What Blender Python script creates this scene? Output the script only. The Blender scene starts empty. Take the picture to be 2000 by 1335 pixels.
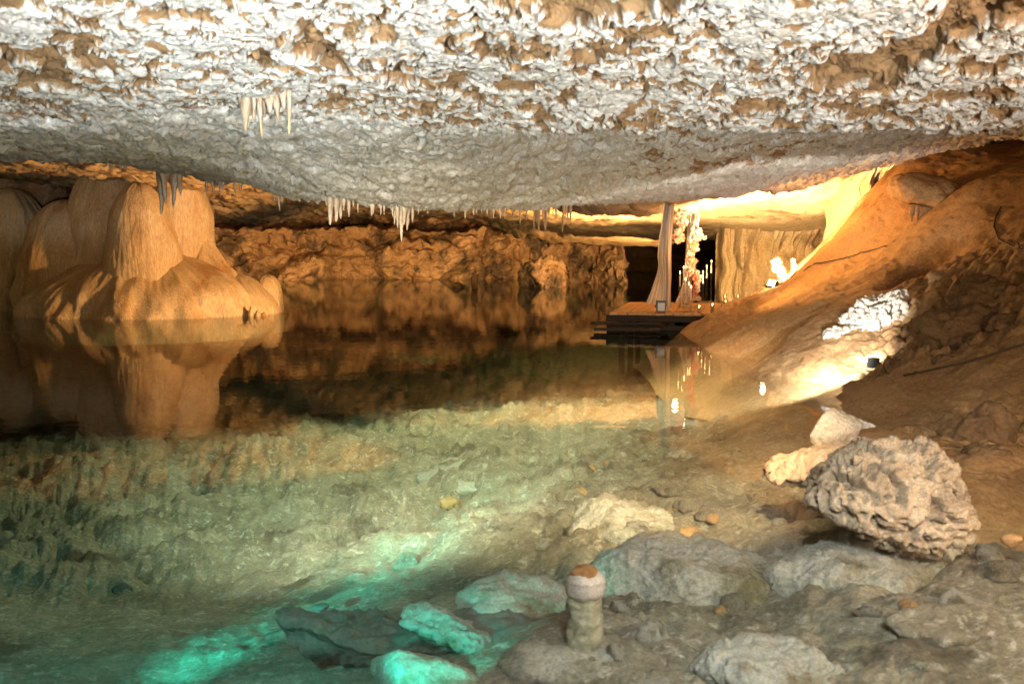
import bpy, bmesh, math, random
import numpy as np
from mathutils import Vector, Matrix

random.seed(7)
SC = bpy.context.scene
COL = SC.collection
R = math.radians

# ------------------------------------------------------------------ camera
F = 1944.0                 # focal length in photo pixels (2000 px wide): a 35 mm lens
CAMZ = 1.72
PITCH = R(5.35)
cam = bpy.data.cameras.new('camera')
cam.lens = 35.0; cam.sensor_width = 36.0
cam.clip_start = 0.1; cam.clip_end = 400
cam.dof.use_dof = True; cam.dof.focus_distance = 16.0; cam.dof.aperture_fstop = 2.8
camo = bpy.data.objects.new('camera', cam); COL.objects.link(camo)
camo.location = (0, 0, CAMZ); camo.rotation_euler = (R(90) - PITCH, 0, 0)
SC.camera = camo

# ------------------------------------------------------------------ world: dim dusk sky at the cave mouth behind the camera
W_ = bpy.data.worlds.new('World'); SC.world = W_; W_.use_nodes = True
nt = W_.node_tree
bg = nt.nodes['Background']
sky = nt.nodes.new('ShaderNodeTexSky'); sky.sky_type = 'NISHITA'; sky.sun_disc = False
sky.sun_elevation = R(12); sky.sun_rotation = R(200)
nt.links.new(sky.outputs[0], bg.inputs[0]); bg.inputs[1].default_value = 0.05

# ------------------------------------------------------------------ view
SC.view_settings.view_transform = 'Standard'
SC.view_settings.look = 'None'
SC.view_settings.exposure = 0.0
SC.view_settings.gamma = 1.0
SC.view_settings.use_curve_mapping = False
SC.render.engine = 'CYCLES'
SC.cycles.use_denoising = True
SC.cycles.max_bounces = 7; SC.cycles.diffuse_bounces = 3; SC.cycles.glossy_bounces = 3
SC.cycles.transmission_bounces = 4; SC.cycles.transparent_max_bounces = 16
SC.cycles.volume_bounces = 0
SC.cycles.sample_clamp_indirect = 4.0
SC.cycles.caustics_reflective = False; SC.cycles.caustics_refractive = False

# measuring from the photograph: a pixel at a known distance, or on a level plane -> world point
_fw = np.array([0, math.cos(PITCH), -math.sin(PITCH)]); _up = np.array([0, math.sin(PITCH), math.cos(PITCH)]); _rt = np.array([1.0, 0, 0])
def ray(px, py):
    return _fw + _rt * ((px - 1000) / F) + _up * ((667.5 - py) / F)
def P(px, py, d):
    r = ray(px, py); t = d / r[1]
    return np.array([0, 0, CAMZ]) + t * r
def PZ(px, py, z):
    r = ray(px, py); t = (z - CAMZ) / r[2]
    return np.array([0, 0, CAMZ]) + t * r

# ------------------------------------------------------------------ lamps
def lamp(kind, name, loc, power, color, target=None, cone=60, blend=0.3, radius=0.05):
    l = bpy.data.lights.new(name, kind); l.energy = power; l.color = color
    l.shadow_soft_size = radius
    if kind == 'SPOT':
        l.spot_size = R(cone); l.spot_blend = blend
    o = bpy.data.objects.new(name, l); COL.objects.link(o); o.location = tuple(loc)
    if target is not None:
        d = Vector(tuple(target)) - Vector(tuple(loc))
        o.rotation_euler = d.to_track_quat('-Z', 'Y').to_euler()
    return o
COOL = (0.80, 0.93, 1.0); WARM = (1.0, 0.57, 0.23); AMBER = (1.0, 0.48, 0.14); WHITE = (1.0, 0.72, 0.36); TEAL = (0.03, 0.95, 0.74)
# cool uplight on the shore behind the camera, grazing along the near roof
lamp('SPOT', 'roof_uplight', (2.2, -3.5, 0.40), 7700, (.93, .985, 1.0), (1.6, 3.6, 3.2), 80, 0.5, 0.03)
# added cool fills behind the camera that brighten the hanging roof
lamp('SPOT', 'roof_filllight', (-1.2, -3.5, .85), 7600, (.86, .95, 1.0), (.9, 14.5, 3.1), 36, 0.8, 0.05)
lamp('SPOT', 'roof_filllight', (1.0, -3.5, .85), 5200, (.86, .95, 1.0), (-6.0, 15.0, 3.1), 30, 0.8, 0.05)
# warm shore lamp, then added fill lights over the pool, without fixtures
lamp('POINT', 'shore_lamp', (4.3, 3.2, 1.25), 620, (1, .66, .38), radius=0.2)
lamp('SPOT', 'pool_fill', (-2.2, 2.0, 2.3), 950, (.08, 1.0, .82), (-2.6, 7.2, -1.2), 66, .9, .2)
lamp('SPOT', 'middle_fill', (-1.6, 6.3, 2.55), 6000, (1, .84, .58), (-1.2, 13.0, -1.3), 70, .9, .2)
lamp('SPOT', 'bed_fill', (1.5, 4.8, 2.55), 4000, (1, .66, .34), (1.05, 9.9, -.7), 50, .9, .15)
lamp('SPOT', 'edge_fill', (-.3, 17.0, 3.1), 3600, (1, .68, .36), (-.6, 13.5, -1.2), 140, .8, .15)
# cool lamp over the shallows
lamp('SPOT', 'shallows_lamp', (1.0, 1.2, 2.5), 1300, (.96, 1, .94), (1.9, 6.2, -0.4), 56, 0.9, 0.25)
# lamp under water near the left front
lamp('SPOT', 'pool_lamp', (-3.3, 3.8, -.12), 3000, TEAL, (-1.45, 7.9, -1.1), 21, 1.0, 0.03)
lamp('SPOT', 'pool_lamp', (-2.5, 5.6, -.15), 1900, TEAL, (-.75, 9.4, -1.15), 17, 1.0, 0.03)
lamp('SPOT', 'pool_lamp', (-.75, 4.1, -.12), 180, (.04, 1.0, .76), (-.10, 6.0, -.5), 36, 0.6, 0.03)

# ------------------------------------------------------------------ noise
_rng = np.random.RandomState(11)
_perm = np.concatenate([_rng.permutation(256)] * 3).astype(np.int32)
_g = _rng.normal(size=(256, 3)).astype(np.float32); _g /= np.linalg.norm(_g, axis=1)[:, None]
_rv = _rng.rand(256, 3).astype(np.float32)
def gn(p):
    p = np.asarray(p, np.float32)
    i = np.floor(p).astype(np.int32); f = p - i
    i &= 255
    u = f * f * f * (f * (f * 6 - 15) + 10)
    out = None
    res = np.zeros(len(p), np.float32)
    for dx in (0, 1):
        ax = _perm[i[:, 0] + dx]; wx = u[:, 0] if dx else 1 - u[:, 0]
        for dy in (0, 1):
            ay = _perm[ax + i[:, 1] + dy]; wy = wx * (u[:, 1] if dy else 1 - u[:, 1])
            for dz in (0, 1):
                h = _perm[ay + i[:, 2] + dz]; g = _g[h]
                w = wy * (u[:, 2] if dz else 1 - u[:, 2])
                res += w * (g[:, 0] * (f[:, 0] - dx) + g[:, 1] * (f[:, 1] - dy) + g[:, 2] * (f[:, 2] - dz))
    return res * 1.6
def fbm(p, o=4, gain=0.5, kind=0):
    p = np.asarray(p, np.float32); r = np.zeros(len(p), np.float32); a = 1.0; s = 0
    for k in range(o):
        n = gn(p + 17.3 * k)
        if kind == 1: n = 1 - 2 * np.abs(n)      # ridged
        elif kind == 2: n = 2 * np.abs(n) - 0.6   # billow
        r += a * n; s += a; a *= gain; p = p * 2.03
    return r / s
def worley(p):
    p = np.asarray(p, np.float32); i = np.floor(p).astype(np.int32); f = p - i; i &= 255
    d1 = np.full(len(p), 9, np.float32)
    for dx in (-1, 0, 1):
        ax = _perm[(i[:, 0] + dx) & 255]
        for dy in (-1, 0, 1):
            ay = _perm[ax + ((i[:, 1] + dy) & 255)]
            for dz in (-1, 0, 1):
                v = _rv[_perm[ay + ((i[:, 2] + dz) & 255)]]
                d = (dx + v[:, 0] - f[:, 0]) ** 2 + (dy + v[:, 1] - f[:, 1]) ** 2 + (dz + v[:, 2] - f[:, 2]) ** 2
                np.minimum(d1, d, out=d1)
    return np.sqrt(d1)
def sst(a, b, x):
    t = np.clip((x - a) / (b - a), 0, 1); return t * t * (3 - 2 * t)

class TPS:                                        # smooth height z(x, y) through measured points
    def __init__(s, pts, smooth=1e-3):
        pts = np.array(pts, float); s.c = pts[:, :2]; n = len(pts)
        K = s.k(np.linalg.norm(s.c[:, None] - s.c[None], axis=2)) + smooth * np.eye(n)
        A = np.zeros((n + 3, n + 3)); A[:n, :n] = K; A[:n, n] = 1; A[:n, n + 1:] = s.c; A[n, :n] = 1; A[n + 1:, :n] = s.c.T
        s.w = np.linalg.solve(A, np.concatenate([pts[:, 2], np.zeros(3)]))
    @staticmethod
    def k(r): return np.where(r > 1e-9, r * r * np.log(r + 1e-12), 0)
    def __call__(s, x, y):
        x = np.asarray(x, float).ravel(); y = np.asarray(y, float).ravel(); out = np.empty(len(x)); n = len(s.c)
        for a in range(0, len(x), 60000):
            q = np.stack([x[a:a + 60000], y[a:a + 60000]], 1)
            r = np.linalg.norm(q[:, None] - s.c[None], axis=2)
            out[a:a + 60000] = s.k(r) @ s.w[:n] + s.w[n] + q @ s.w[n + 1:]
        return out

# ------------------------------------------------------------------ mesh helpers
def mesh_np(name, V, Q, smooth=True):
    V = np.ascontiguousarray(V, np.float32); Q = np.ascontiguousarray(Q, np.int32); k = Q.shape[1]
    m = bpy.data.meshes.new(name)
    m.vertices.add(len(V)); m.vertices.foreach_set('co', V.ravel())
    m.loops.add(Q.size); m.loops.foreach_set('vertex_index', Q.ravel())
    m.polygons.add(len(Q)); m.polygons.foreach_set('loop_start', np.arange(0, Q.size, k, dtype=np.int32))
    if smooth: m.polygons.foreach_set('use_smooth', np.ones(len(Q), bool))
    m.update(calc_edges=True); m.validate()
    return m
def grid_faces(nu, nv, wrap=False, flip=False):
    a = np.arange(nu if wrap else nu - 1)[:, None]; b = np.arange(nv - 1)[None]
    a2 = (a + 1) % nu
    q = np.stack([a * nv + b, a2 * nv + b, a2 * nv + b + 1, a * nv + b + 1], -1).reshape(-1, 4)
    return q[:, ::-1] if flip else q
def link(name, mesh, mat=None, parent=None):
    o = bpy.data.objects.new(name, mesh); COL.objects.link(o)
    if mat: mesh.materials.clear(); mesh.materials.append(mat)
    if parent: o.parent = parent
    return o
def tag(o, label=None, cat=None, group=None, kind=None):
    if label: o['label'] = label
    if cat: o['category'] = cat
    if group: o['group'] = group
    if kind: o['kind'] = kind
    return o
def empty(name, loc, rz=0):
    o = bpy.data.objects.new(name, None); COL.objects.link(o); o.location = tuple(loc); o.rotation_euler = (0, 0, rz); o.empty_display_size = .2
    return o
def bm_link(name, bm, mat, parent=None, smooth=False):
    m = bpy.data.meshes.new(name); bm.to_mesh(m); bm.free()
    if smooth: m.polygons.foreach_set('use_smooth', [True] * len(m.polygons))
    return link(name, m, mat, parent)
def bm_box(bm, c, s, rot=None, bevel=0.0):
    r = bmesh.ops.create_cube(bm, size=1.0); vs = r['verts']
    M = Matrix.Translation(c) @ (rot.to_4x4() if rot else Matrix.Identity(4)) @ Matrix.Diagonal((s[0], s[1], s[2], 1))
    bmesh.ops.transform(bm, matrix=M, verts=vs)
    if bevel:
        es = list({e for v in vs for e in v.link_edges})
        bmesh.ops.bevel(bm, geom=es, offset=bevel, segments=1, affect='EDGES')
def bm_lathe(bm, prof, n=12, c=(0, 0, 0)):
    rings = []
    for r, z in prof:
        rings.append([bm.verts.new((c[0] + r * math.cos(2 * math.pi * k / n), c[1] + r * math.sin(2 * math.pi * k / n), c[2] + z)) for k in range(n)] if r > 1e-6 else [bm.verts.new((c[0], c[1], c[2] + z))])
    for a, b in zip(rings, rings[1:]):
        for k in range(n):
            k2 = (k + 1) % n
            if len(a) == 1 and len(b) == 1: continue
            if len(a) == 1: bm.faces.new((a[0], b[k2], b[k]))
            elif len(b) == 1: bm.faces.new((a[k], a[k2], b[0]))
            else: bm.faces.new((a[k], a[k2], b[k2], b[k]))
def bm_tube(bm, pts, r, n=6):
    pts = [Vector(tuple(p)) for p in pts]; rings = []
    for i, p in enumerate(pts):
        t = (pts[min(i + 1, len(pts) - 1)] - pts[max(i - 1, 0)]).normalized()
        a = t.cross(Vector((0, 0, 1)));
        if a.length < 1e-3: a = t.cross(Vector((1, 0, 0)))
        a.normalize(); b = t.cross(a).normalized()
        rings.append([bm.verts.new(p + r * (a * math.cos(2 * math.pi * k / n) + b * math.sin(2 * math.pi * k / n))) for k in range(n)])
    for A, B in zip(rings, rings[1:]):
        for k in range(n): bm.faces.new((A[k], A[(k + 1) % n], B[(k + 1) % n], B[k]))
    bm.faces.new(rings[0][::-1]); bm.faces.new(rings[-1])

# ------------------------------------------------------------------ materials
def new_mat(name):
    m = bpy.data.materials.new(name); m.use_nodes = True
    n = m.node_tree.nodes; b = n['Principled BSDF']
    return m, m.node_tree, n, b
def N(ntree, t, **kw):
    n = ntree.nodes.new(t)
    for k, v in kw.items():
        if k in n.inputs: n.inputs[k].default_value = v
        else: setattr(n, k, v)
    return n
def noise_node(t, vec, scale, detail=6, rough=0.6, dist=0.0):
    n = N(t, 'ShaderNodeTexNoise'); n.inputs['Scale'].default_value = scale; n.inputs['Detail'].default_value = detail
    n.inputs['Roughness'].default_value = rough; n.inputs['Distortion'].default_value = dist
    t.links.new(vec, n.inputs['Vector']); return n.outputs[0]
def ramp(t, fac, a, b):
    n = N(t, 'ShaderNodeMapRange', clamp=True); n.inputs['From Min'].default_value = a; n.inputs['From Max'].default_value = b
    t.links.new(fac, n.inputs['Value']); return n.outputs[0]
def mix(t, fac, a, b):
    n = N(t, 'ShaderNodeMix', data_type='RGBA')
    t.links.new(fac, n.inputs[0])
    for s, v in ((6, a), (7, b)):
        if isinstance(v, tuple): n.inputs[s].default_value = (*v, 1)
        else: t.links.new(v, n.inputs[s])
    return n.outputs[2]
def rock_mat(name, A, B, C=None, scale=1.0, cthr=(0.56, 0.64), D=None, dthr=(0.6, 0.7), stretch=(1, 1, 1), rough=0.85, bump=0.6, bscale=14, bdist=0.03, spec=0.3):
    m, t, n, b = new_mat(name)
    tc = N(t, 'ShaderNodeTexCoord'); mp = N(t, 'ShaderNodeMapping'); mp.inputs['Scale'].default_value = stretch
    t.links.new(tc.outputs['Object'], mp.inputs['Vector']); v = mp.outputs[0]
    c = mix(t, ramp(t, noise_node(t, v, 1.6 * scale, 7, 0.65), 0.35, 0.65), A, B)
    if D: c = mix(t, ramp(t, noise_node(t, v, 9 * scale, 5, 0.7, 0.4), *dthr), c, D)
    if C: c = mix(t, ramp(t, noise_node(t, v, 0.75 * scale, 8, 0.68, 0.3), *cthr), c, C)
    sp = ramp(t, noise_node(t, v, 26 * scale, 7, 0.8), 0.32, 0.66)
    mul = N(t, 'ShaderNodeMix', data_type='RGBA', blend_type='MULTIPLY'); mul.inputs[0].default_value = 0.8
    t.links.new(c, mul.inputs[6])
    g = N(t, 'ShaderNodeMix', data_type='RGBA'); t.links.new(sp, g.inputs[0]); g.inputs[6].default_value = (.40, .37, .33, 1); g.inputs[7].default_value = (1.35, 1.35, 1.35, 1)
    t.links.new(g.outputs[2], mul.inputs[7])
    t.links.new(mul.outputs[2], b.inputs['Base Color'])
    b.inputs['Roughness'].default_value = rough; b.inputs['Specular IOR Level'].default_value = spec
    if bump:
        bn = noise_node(t, v, bscale, 9, 0.72, 0.2)
        bp = N(t, 'ShaderNodeBump'); bp.inputs['Strength'].default_value = bump; bp.inputs['Distance'].default_value = bdist
        t.links.new(bn, bp.inputs['Height']); t.links.new(bp.outputs[0], b.inputs['Normal'])
    return m
def plain(name, col, rough=0.5, metal=0.0, emit=None, estr=0.0, trans=0.0, noise=0.0):
    m, t, n, b = new_mat(name)
    b.inputs['Base Color'].default_value = (*col, 1); b.inputs['Roughness'].default_value = rough; b.inputs['Metallic'].default_value = metal
    if noise:
        tc = N(t, 'ShaderNodeTexCoord'); f = ramp(t, noise_node(t, tc.outputs['Object'], 22, 4), .3, .7)
        t.links.new(mix(t, f, tuple(c * (1 - noise) for c in col), tuple(min(1, c * (1 + noise)) for c in col)), b.inputs['Base Color'])
    if emit:
        b.inputs['Emission Color'].default_value = (*emit, 1); b.inputs['Emission Strength'].default_value = estr
    if trans:
        tr = N(t, 'ShaderNodeBsdfTranslucent'); tr.inputs[0].default_value = (*col, 1)
        ms = N(t, 'ShaderNodeMixShader'); ms.inputs[0].default_value = trans
        t.links.new(b.outputs[0], ms.inputs[1]); t.links.new(tr.outputs[0], ms.inputs[2]); t.links.new(ms.outputs[0], n['Material Output'].inputs[0])
    return m
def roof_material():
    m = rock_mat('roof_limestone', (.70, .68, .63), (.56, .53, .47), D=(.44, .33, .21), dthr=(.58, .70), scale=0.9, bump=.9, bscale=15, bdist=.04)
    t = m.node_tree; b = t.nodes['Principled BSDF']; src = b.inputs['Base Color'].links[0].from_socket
    at_ = N(t, 'ShaderNodeAttribute'); at_.attribute_name = 'brown_shade'  # brown laid into the recesses, bare rock and painted shade together
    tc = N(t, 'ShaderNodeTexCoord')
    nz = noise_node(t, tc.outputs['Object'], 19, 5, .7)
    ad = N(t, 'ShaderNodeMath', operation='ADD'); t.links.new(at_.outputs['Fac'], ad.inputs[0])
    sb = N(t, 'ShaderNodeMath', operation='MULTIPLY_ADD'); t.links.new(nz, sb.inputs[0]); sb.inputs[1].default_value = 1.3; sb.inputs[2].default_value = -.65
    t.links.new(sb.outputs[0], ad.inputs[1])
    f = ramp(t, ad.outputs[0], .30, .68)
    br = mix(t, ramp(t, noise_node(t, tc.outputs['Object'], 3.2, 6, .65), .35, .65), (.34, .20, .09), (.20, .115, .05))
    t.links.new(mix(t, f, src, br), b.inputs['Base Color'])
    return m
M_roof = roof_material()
M_farroof = rock_mat('far_roof_limestone', (.50, .36, .20), (.42, .27, .13), C=(.20, .12, .06), D=(.30, .19, .09), scale=0.7, bscale=8, bdist=.05)
M_rubble = rock_mat('rubble_rock', (.42, .28, .15), (.24, .14, .07), C=(.10, .07, .045), cthr=(.50, .58), D=(.50, .35, .19), scale=0.5, bscale=6, bdist=.08)
M_mound = rock_mat('flowstone', (.56, .42, .26), (.48, .32, .16), C=(.38, .21, .09), D=(.62, .50, .36), scale=0.7, stretch=(1.6, 1.6, .35), rough=.5, bump=.7, bscale=9, bdist=.06, spec=.5)
M_bank = rock_mat('bank_flowstone', (.47, .30, .145), (.37, .215, .095), C=(.23, .125, .055), D=(.56, .41, .25), scale=0.8, rough=.7, bump=.8, bscale=16, bdist=.03)
M_dark = rock_mat('dark_pitted_rock', (.28, .175, .095), (.17, .10, .05), C=(.34, .22, .12), scale=1.6, bump=.8, bscale=22, bdist=.03)
M_white = rock_mat('white_pitted_rock', (.74, .70, .63), (.62, .56, .47), C=(.40, .28, .16), scale=1.8, bump=.7, bscale=20, bdist=.03)
M_boulder = rock_mat('pitted_boulder_rock', (.52, .43, .32), (.36, .27, .18), C=(.15, .10, .06), D=(.64, .56, .46), scale=2.6, bump=.9, bscale=26, bdist=.025)
M_floor = rock_mat('pool_bed', (.44, .39, .30), (.22, .19, .14), C=(.13, .11, .08), D=(.58, .54, .46), dthr=(.54, .64), scale=1.1, bump=1.0, bscale=12, bdist=.08)
M_subm = rock_mat('sunken_rock', (.58, .56, .50), (.36, .33, .26), C=(.20, .18, .11), cthr=(.50, .60), D=(.66, .64, .60), dthr=(.55, .66), scale=1.5, bump=1.0, bscale=16, bdist=.05)
M_slab = rock_mat('sunken_slab_rock', (.54, .53, .48), (.36, .34, .29), C=(.22, .18, .12), cthr=(.53, .60), D=(.30, .25, .18), dthr=(.60, .68), scale=2.2, bump=1.0, bscale=20, bdist=.05)
M_dslab = rock_mat('dark_slab_rock', (.13, .13, .115), (.09, .09, .08), scale=2.0, bump=.7, bscale=20, bdist=.02)
M_stal = rock_mat('stalactite_calcite', (.66, .58, .47), (.54, .43, .30), C=(.40, .26, .14), scale=3, stretch=(1, 1, .3), rough=.5, bump=.3, bscale=30, bdist=.01, spec=.5)
M_stalw = rock_mat('warm_calcite', (.58, .42, .24), (.46, .30, .15), scale=3, stretch=(1, 1, .3), rough=.5, bump=.3, bscale=30, bdist=.01, spec=.5)

# ================================================================== CAVE ROOF (near)
EDGE_PX = [-400, 0, 200, 350, 480, 600, 700, 800, 900, 1000, 1100, 1200, 1400, 1600, 1700, 1800, 2000, 2400]
EDGE_D = [17, 18, 20, 21, 18.5, 16, 14.6, 14.6, 15.2, 16, 17, 18.5, 19, 19, 18.5, 18, 17, 16]
ctl = [P(*q) for q in [
    (-300, 0, 5), (200, 0, 5.0), (600, 0, 5.0), (1000, 0, 5.0), (1400, 0, 5), (1800, 0, 5), (2300, 0, 5),
    (0, 120, 6.8), (500, 120, 6.8), (1000, 120, 6.8), (1500, 120, 6.8), (2000, 120, 6.7),
    (-200, 220, 9.3), (200, 225, 9.3), (600, 230, 9.2), (1000, 222, 9.0), (1300, 205, 8.9), (1600, 205, 8.9), (2000, 215, 8.9), (2400, 215, 8.9),
    (0, 285, 13), (200, 285, 14), (400, 310, 14.5), (600, 320, 12.2), (800, 330, 12), (1000, 310, 12), (1250, 300, 12), (1500, 285, 12), (1800, 260, 12), (2000, 250, 12),
    (-200, 300, 18), (0, 306, 18), (200, 306, 20), (330, 335, 21), (420, 352, 19.6), (500, 362, 18), (600, 384, 16), (700, 402, 14.6), (800, 414, 14.6), (900, 405, 15.2), (1000, 401, 16),
    (1100, 396, 17), (1200, 397, 18.5), (1300, 392, 18.7), (1400, 390, 19), (1500, 378, 19), (1600, 362, 19), (1700, 332, 18.5), (1800, 302, 18), (1900, 280, 17.5), (2000, 268, 17), (2300, 240, 16.5)]]
roofT = TPS(ctl, 2e-3)
def roof_brown_shade(p):
    """brown put into the recesses, part bare rock, part painted shade: 0 pale .. 1 brown"""
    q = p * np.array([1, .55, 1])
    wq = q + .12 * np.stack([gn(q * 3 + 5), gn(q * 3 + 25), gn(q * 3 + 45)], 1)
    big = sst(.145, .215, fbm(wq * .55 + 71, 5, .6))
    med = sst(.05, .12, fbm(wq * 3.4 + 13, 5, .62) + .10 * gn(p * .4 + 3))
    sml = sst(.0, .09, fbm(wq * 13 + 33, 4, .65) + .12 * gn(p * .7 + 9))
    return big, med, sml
def roof_disp(p, near, brown_shade=None):
    """relief of the roof rock at points p"""
    big_, med_, sml_ = brown_shade if brown_shade is not None else roof_brown_shade(p)
    q = p * np.array([1, .7, 1])
    big = 0.15 * fbm(p * 0.5 + 3.1, 3)
    rid = 0.06 * fbm(q * 1.5, 3, .5, kind=1)
    w2 = worley(q * 5.5 + .4 * gn(q * 4)[:, None])
    fine = 0.040 * fbm(q * 13, 4, 0.68)
    hole = .11 * sst(.22, .08, worley(q * 1.9 + 4)) * sst(0, .3, gn(p * .5 + 60))
    pit2 = .22 * sst(.34, .10, worley(q * 3.2 + .5 * gn(q * 5)[:, None] + 14)) * (1 - near) + .10 * sst(.32, .12, worley(q * 7 + 24)) * (1 - near)
    rid = rid + .10 * (1 - near) * fbm(q * .8 + 30, 3, .5, kind=1)
    return pit2 + big - rid * .8 - .035 * (.55 - w2) - fine + (.10 * big_ + .048 * med_ + .024 * sml_) * near + hole
def roof_lip(x, y):
    s = x / np.maximum(y, 1)
    a = sst(-0.03, 0.06, s)
    yl = 9.15 + 0.30 * gn(np.stack([x * 1.1, y * 0, x * 0], 1)) + 0.10 * gn(np.stack([x * 4.3, y * 0, x * 0 + 5], 1)) + 0.4 * sst(.0, .2, .2 - s)
    k = y - yl
    return a * (0.42 * sst(0, 0.22, k) * np.exp(-np.maximum(k, 0) / 2.2) - 0.14 * np.exp(-(k / 1.2) ** 2))
def roof_z(x, y, full=False):
    x = np.asarray(x, float).ravel(); y = np.asarray(y, float).ravel()
    z = roofT(x, y)
    p = np.stack([x, y, z], 1)
    near = .62 + .38 * sst(10.0, 9.0, y + .6 * sst(0, -3, x))
    fade = 1.0
    cl = roof_brown_shade(p)
    z = z + roof_disp(p, near, cl) * fade + roof_lip(x, y)
    if not full: return z
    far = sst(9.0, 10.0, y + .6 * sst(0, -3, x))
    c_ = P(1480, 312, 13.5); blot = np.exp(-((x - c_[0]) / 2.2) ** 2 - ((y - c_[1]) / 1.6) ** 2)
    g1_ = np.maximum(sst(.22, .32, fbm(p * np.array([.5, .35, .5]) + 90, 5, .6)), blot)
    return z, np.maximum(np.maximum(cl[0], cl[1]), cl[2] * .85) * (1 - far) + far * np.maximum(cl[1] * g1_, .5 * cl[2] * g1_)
nc, nr, nf = 920, 500, 22
s = np.linspace(-1, 1, nc)
De = np.interp(1000 + F * s * .62 * 1.118, EDGE_PX, EDGE_D)
De = De + 0.5 * gn(np.stack([s * 9, s * 0, s * 0], 1)) + .25 * gn(np.stack([s * 31, s * 0, s * 0 + 9], 1))
tv = np.linspace(0, 1, nr)
Yn = 1 / (1 / 4.0 + (1 / De[:, None] - 1 / 4.0) * tv[None])
kf = np.linspace(0.02, 1, nf) ** 1.6 * 5
Yf = De[:, None] + kf[None] * 0.75
Y = np.concatenate([Yn, Yf], 1); X = s[:, None] * .62 * (Y + 2.0)
rise = np.concatenate([np.zeros(nr), 3.6 * (1 - np.exp(-kf / 0.9))])
Yc = np.minimum(Y, De[:, None])
z, brown_shade = roof_z(X.ravel(), Yc.ravel(), True)
z = z + np.tile(rise, nc)
pp = np.stack([X.ravel(), Y.ravel(), z], 1)
jit = np.stack([gn(pp * 6.5 + 3), gn(pp * 6.5 + 31), np.zeros(len(pp))], 1) * 0.06
V = pp + jit
rm_ = mesh_np('cave_ceiling', V, grid_faces(nc, nr + nf))
at = rm_.attributes.new('brown_shade', 'FLOAT', 'POINT'); at.data.foreach_set('value', brown_shade.astype(np.float32))
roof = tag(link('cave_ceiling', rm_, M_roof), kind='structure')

# ================================================================== FAR ROOF
FE_PX = [-400, 300, 420, 640, 720, 900, 1000, 1300, 1420, 1700, 2300]
FE_D = [30, 30, 32, 35, 38, 42, 46, 46, 33, 33, 33]
fc = [P(*q) for q in [(-200, 300, 24), (0, 330, 29), (200, 370, 30), (420, 350, 25), (500, 380, 28), (420, 425, 32), (560, 424, 33), (650, 412, 34), (600, 370, 27),
     (800, 408, 40), (900, 408, 42), (850, 385, 30), (1000, 415, 30), (1000, 428, 38), (1080, 425, 30), (1130, 440, 36), (1230, 432, 32), (1300, 425, 28), (1300, 395, 22),
     (1080, 470, 46), (1180, 478, 46), (1290, 480, 46), (1360, 448, 33), (1420, 462, 33), (1500, 474, 33), (1600, 480, 33), (1500, 405, 24), (1640, 400, 23.5), (1400, 410, 24), (1450, 440, 29), (1600, 450, 29),
     (1700, 360, 23), (1800, 330, 23), (2000, 300, 23), (2000, 300, 33), (1800, 380, 33), (1000, 300, 20), (600, 300, 20), (200, 280, 22)]]
farT = TPS(fc, 5e-3)
nc, nr, nf = 620, 150, 14
s = np.linspace(-1, 1, nc)
De = np.interp(1000 + F * s * .66, FE_PX, FE_D) + 1.0 * gn(np.stack([s * 12, s * 0, s * 0 + 2], 1))
tv = np.linspace(0, 1, nr); Yn = 1 / (1 / 19.0 + (1 / De[:, None] - 1 / 19.0) * tv[None])
kf = np.linspace(.03, 1, nf) ** 1.5 * 6; Yf = De[:, None] + kf[None] * .8
Y = np.concatenate([Yn, Yf], 1); X = s[:, None] * .66 * Y
zz = farT(X.ravel(), np.minimum(Y, De[:, None]).ravel())
pp = np.stack([X.ravel(), Y.ravel(), zz], 1)
sm = sst(2.0, 5.0, X.ravel())                    # smoother towards the right room
zz = zz - (0.22 * fbm(pp * 1.3, 4, .55, 1)) * (1 - .75 * sm) + .12 * sst(.4, .15, worley(pp * 1.8)) * (1 - .6 * sm) + .05 * fbm(pp * 5, 3) + .1 * fbm(pp * .6, 2) + np.tile(np.concatenate([np.zeros(nr), 3.2 * (1 - np.exp(-kf / 1.3))]), nc)
pp[:, 2] = zz
pp[:, :2] += np.stack([gn(pp * 3), gn(pp * 3 + 20)], 1) * .12 * (1 - .6 * sm)[:, None]
tag(link('far_cave_ceiling', mesh_np('far_cave_ceiling', pp, grid_faces(nc, nr + nf)), M_farroof), kind='structure')

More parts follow.
